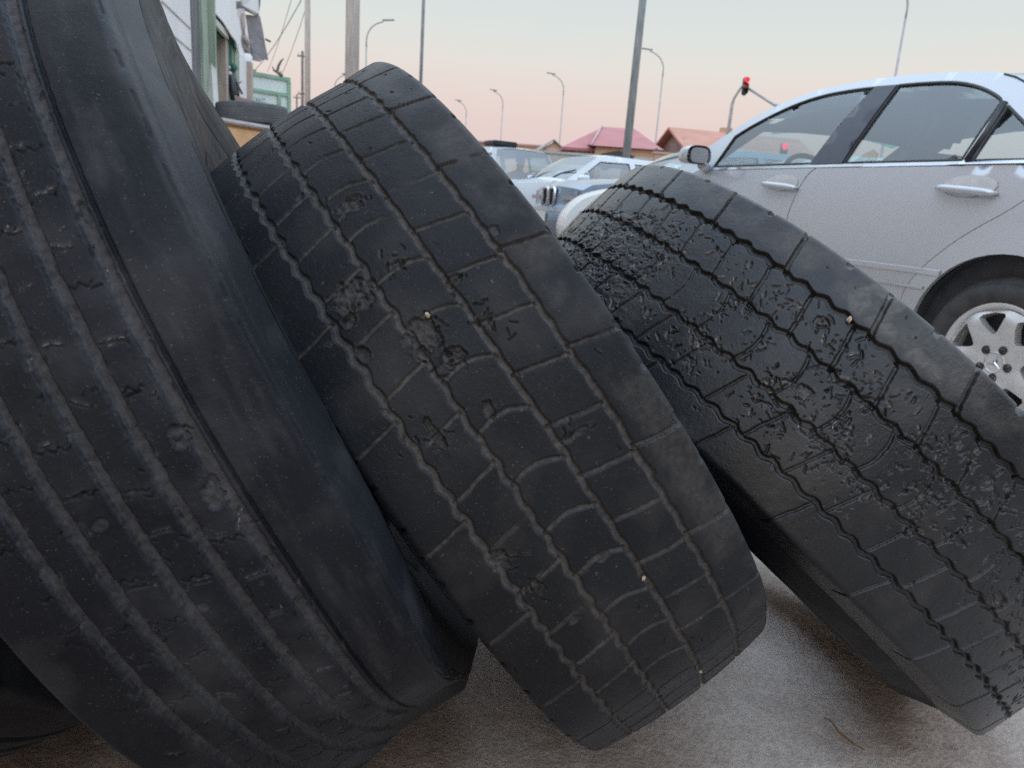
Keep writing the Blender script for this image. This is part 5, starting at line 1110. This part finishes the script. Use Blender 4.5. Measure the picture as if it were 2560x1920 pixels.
# green-framed kiosk
K0, K1 = at(616, 176, 13.0), at(724, 194, 13.55); kd = K1 - K0; kd[2] = 0; kw = np.linalg.norm(kd); kd /= kw; kn = np.array([kd[1], -kd[0], 0]); kz = K0[2]
KG = mat_noise('kiosk_green', (.24, .40, .28), (.31, .47, .35), 6, .5); KW = mat_noise('kiosk_white', (.68, .75, .71), (.75, .81, .77), 2, .5)
o = thing('kiosk', 'white kiosk with green frame strips and small blurred lettering', 'kiosk', (K0[0], K0[1], 0)); ka = [kd, kn, UZ]
kb = lambda a0, a1, z0, z1, n0, n1, nm, mt, par=o: MB().box(kd * (a0 + a1) / 2 + kn * (n0 + n1) / 2 + UZ * (z0 + z1) / 2, (a1 - a0, n1 - n0, z1 - z0), ka).build(nm, mt, par)
kb(-.6, kw, 0, kz - .02, -.06, 0, 'wall', KW); kb(-1.8, kw - 1.0, 0, kz - .2, -1.8, -.06, 'back_room', KW)
kb(-.6, kw, kz - .06, kz, -.07, .03, 'top_rail', KG); kb(-.02, .05, 0, kz - .06, 0, .03, 'upright', KG); kb(kw - .05, kw + .01, 0, kz - .06, -.05, .032, 'upright', KG)
kb(.05, kw - .05, kz - .33, kz - .275, 0, .028, 'rail', KG); kb(kw * .70, kw * .70 + .06, 0, kz - .33, 0, .026, 'upright', KG)
tcu = bpy.data.curves.new('lettering', 'FONT'); tcu.body = 'ЭКС'; tcu.size = .11; tcu.extrude = .002; tob = bpy.data.objects.new('lettering_curve', tcu); COL.objects.link(tob); bpy.context.view_layer.update(); tme = bpy.data.meshes.new_from_object(tob.evaluated_get(bpy.context.evaluated_depsgraph_get())); bpy.data.objects.remove(tob); tme.materials.clear(); to = link('lettering', tme, mat_noise('kiosk_letters', (.10, .28, .30), (.45, .50, .18), 4, .6), o)
to.matrix_local = Matrix(((kd[0], 0, kn[0], kd[0] * .12 + kn[0] * .004), (kd[1], 0, kn[1], kd[1] * .12 + kn[1] * .004), (0, 1, 0, kz - .50), (0, 0, 0, 1)))
# dry branch on the kiosk roof
br = thing('branch', 'dry forked branch lying on the kiosk roof', 'branch', (0, 0, 0))
b0 = at(705, 190, 12.6); MB().tube([b0, at(693, 180, 12.6), at(696, 165, 12.6), at(703, 152, 12.6), at(710, 146, 12.6)], [.03, .028, .022, .016, .008], 8).build('stem', WOODPOLE, br)
MB().tube([at(693, 180, 12.6), at(685, 176, 12.6), at(681, 166, 12.6)], [.024, .018, .01], 8).build('twig', WOODPOLE, br); MB().tube([at(698, 185, 12.6), at(704, 178, 12.6)], [.014, .006], 6).build('twig', WOODPOLE, br)
# orange tank with a tyre lying on it
OR = mat_noise('faded_orange_paint', (.70, .40, .19), (.78, .50, .27), 7, .6, .2, 40); LID = mat_noise('dusty_white_edge', (.52, .48, .48), (.62, .58, .57), 12, .7)
B0, B1 = at(512, 300, 7.0), at(700, 324, 7.9); bd = B1 - B0; bd[2] = 0; bwid = np.linalg.norm(bd); bd /= bwid; bn = np.array([bd[1], -bd[0], 0]); bz = (B0[2] + B1[2]) / 2 + .035
o = thing('orange_tank', 'faded orange metal tank with a dusty white rim', 'tank', (B0[0], B0[1], 0)); oa = [bd, bn, UZ]
MB().box(bd * bwid / 2 - bn * .45 + UZ * (bz - .05) / 2, (bwid, .9, bz - .05), oa, .03).build('shell', OR, o)
MB().box(bd * bwid / 2 - bn * .44 + UZ * (bz - .025), (bwid + .04, .96, .045), oa, .015).build('rim', LID, o)
tc_ = at(622, 300, 7.9); 
ltx = Matrix.Translation((tc_[0], tc_[1], bz - .0125))
lt = make_tyre('grey car tyre lying flat on the orange tank', None, kind=tread_plain, mats=(mat_rubber('dusty_rubber', (.10, .105, .11), (.14, .14, .14), (.24, .23, .22), .75, .5), SIDE, LINER), c=(0, 0, 0), az=0, el=rad(89.9), R=.372, W=.19, k=.012, fine=(0, 10), step=1.0, cell=.005, bead=.20, name='car_tyre', cat='tyre')
lt.matrix_world = Matrix.Translation((tc_[0] + .02, tc_[1] + .05, bz + .112)) @ Matrix.Rotation(rad(-1.2), 4, 'Y') @ lt.matrix_world
q = [at(586, 238, 8.6), at(684, 266, 8.6), at(672, 271, 8.4), at(620, 258, 8.4), at(588, 252, 8.4)]
m = MB(); m.add(q + [p - UZ * .03 for p in q], [[0, 1, 2, 3, 4], [9, 8, 7, 6, 5]] + [[i, (i + 1) % 5, 5 + (i + 1) % 5, 5 + i] for i in range(5)])
tag(m.build('sheet_metal', mat_noise('rusty_sheet', (.14, .07, .06), (.24, .13, .11), 8, .7, .3, 40)), 'rusty brown bent sheet of metal sticking out behind the lying tyre', 'metal sheet')
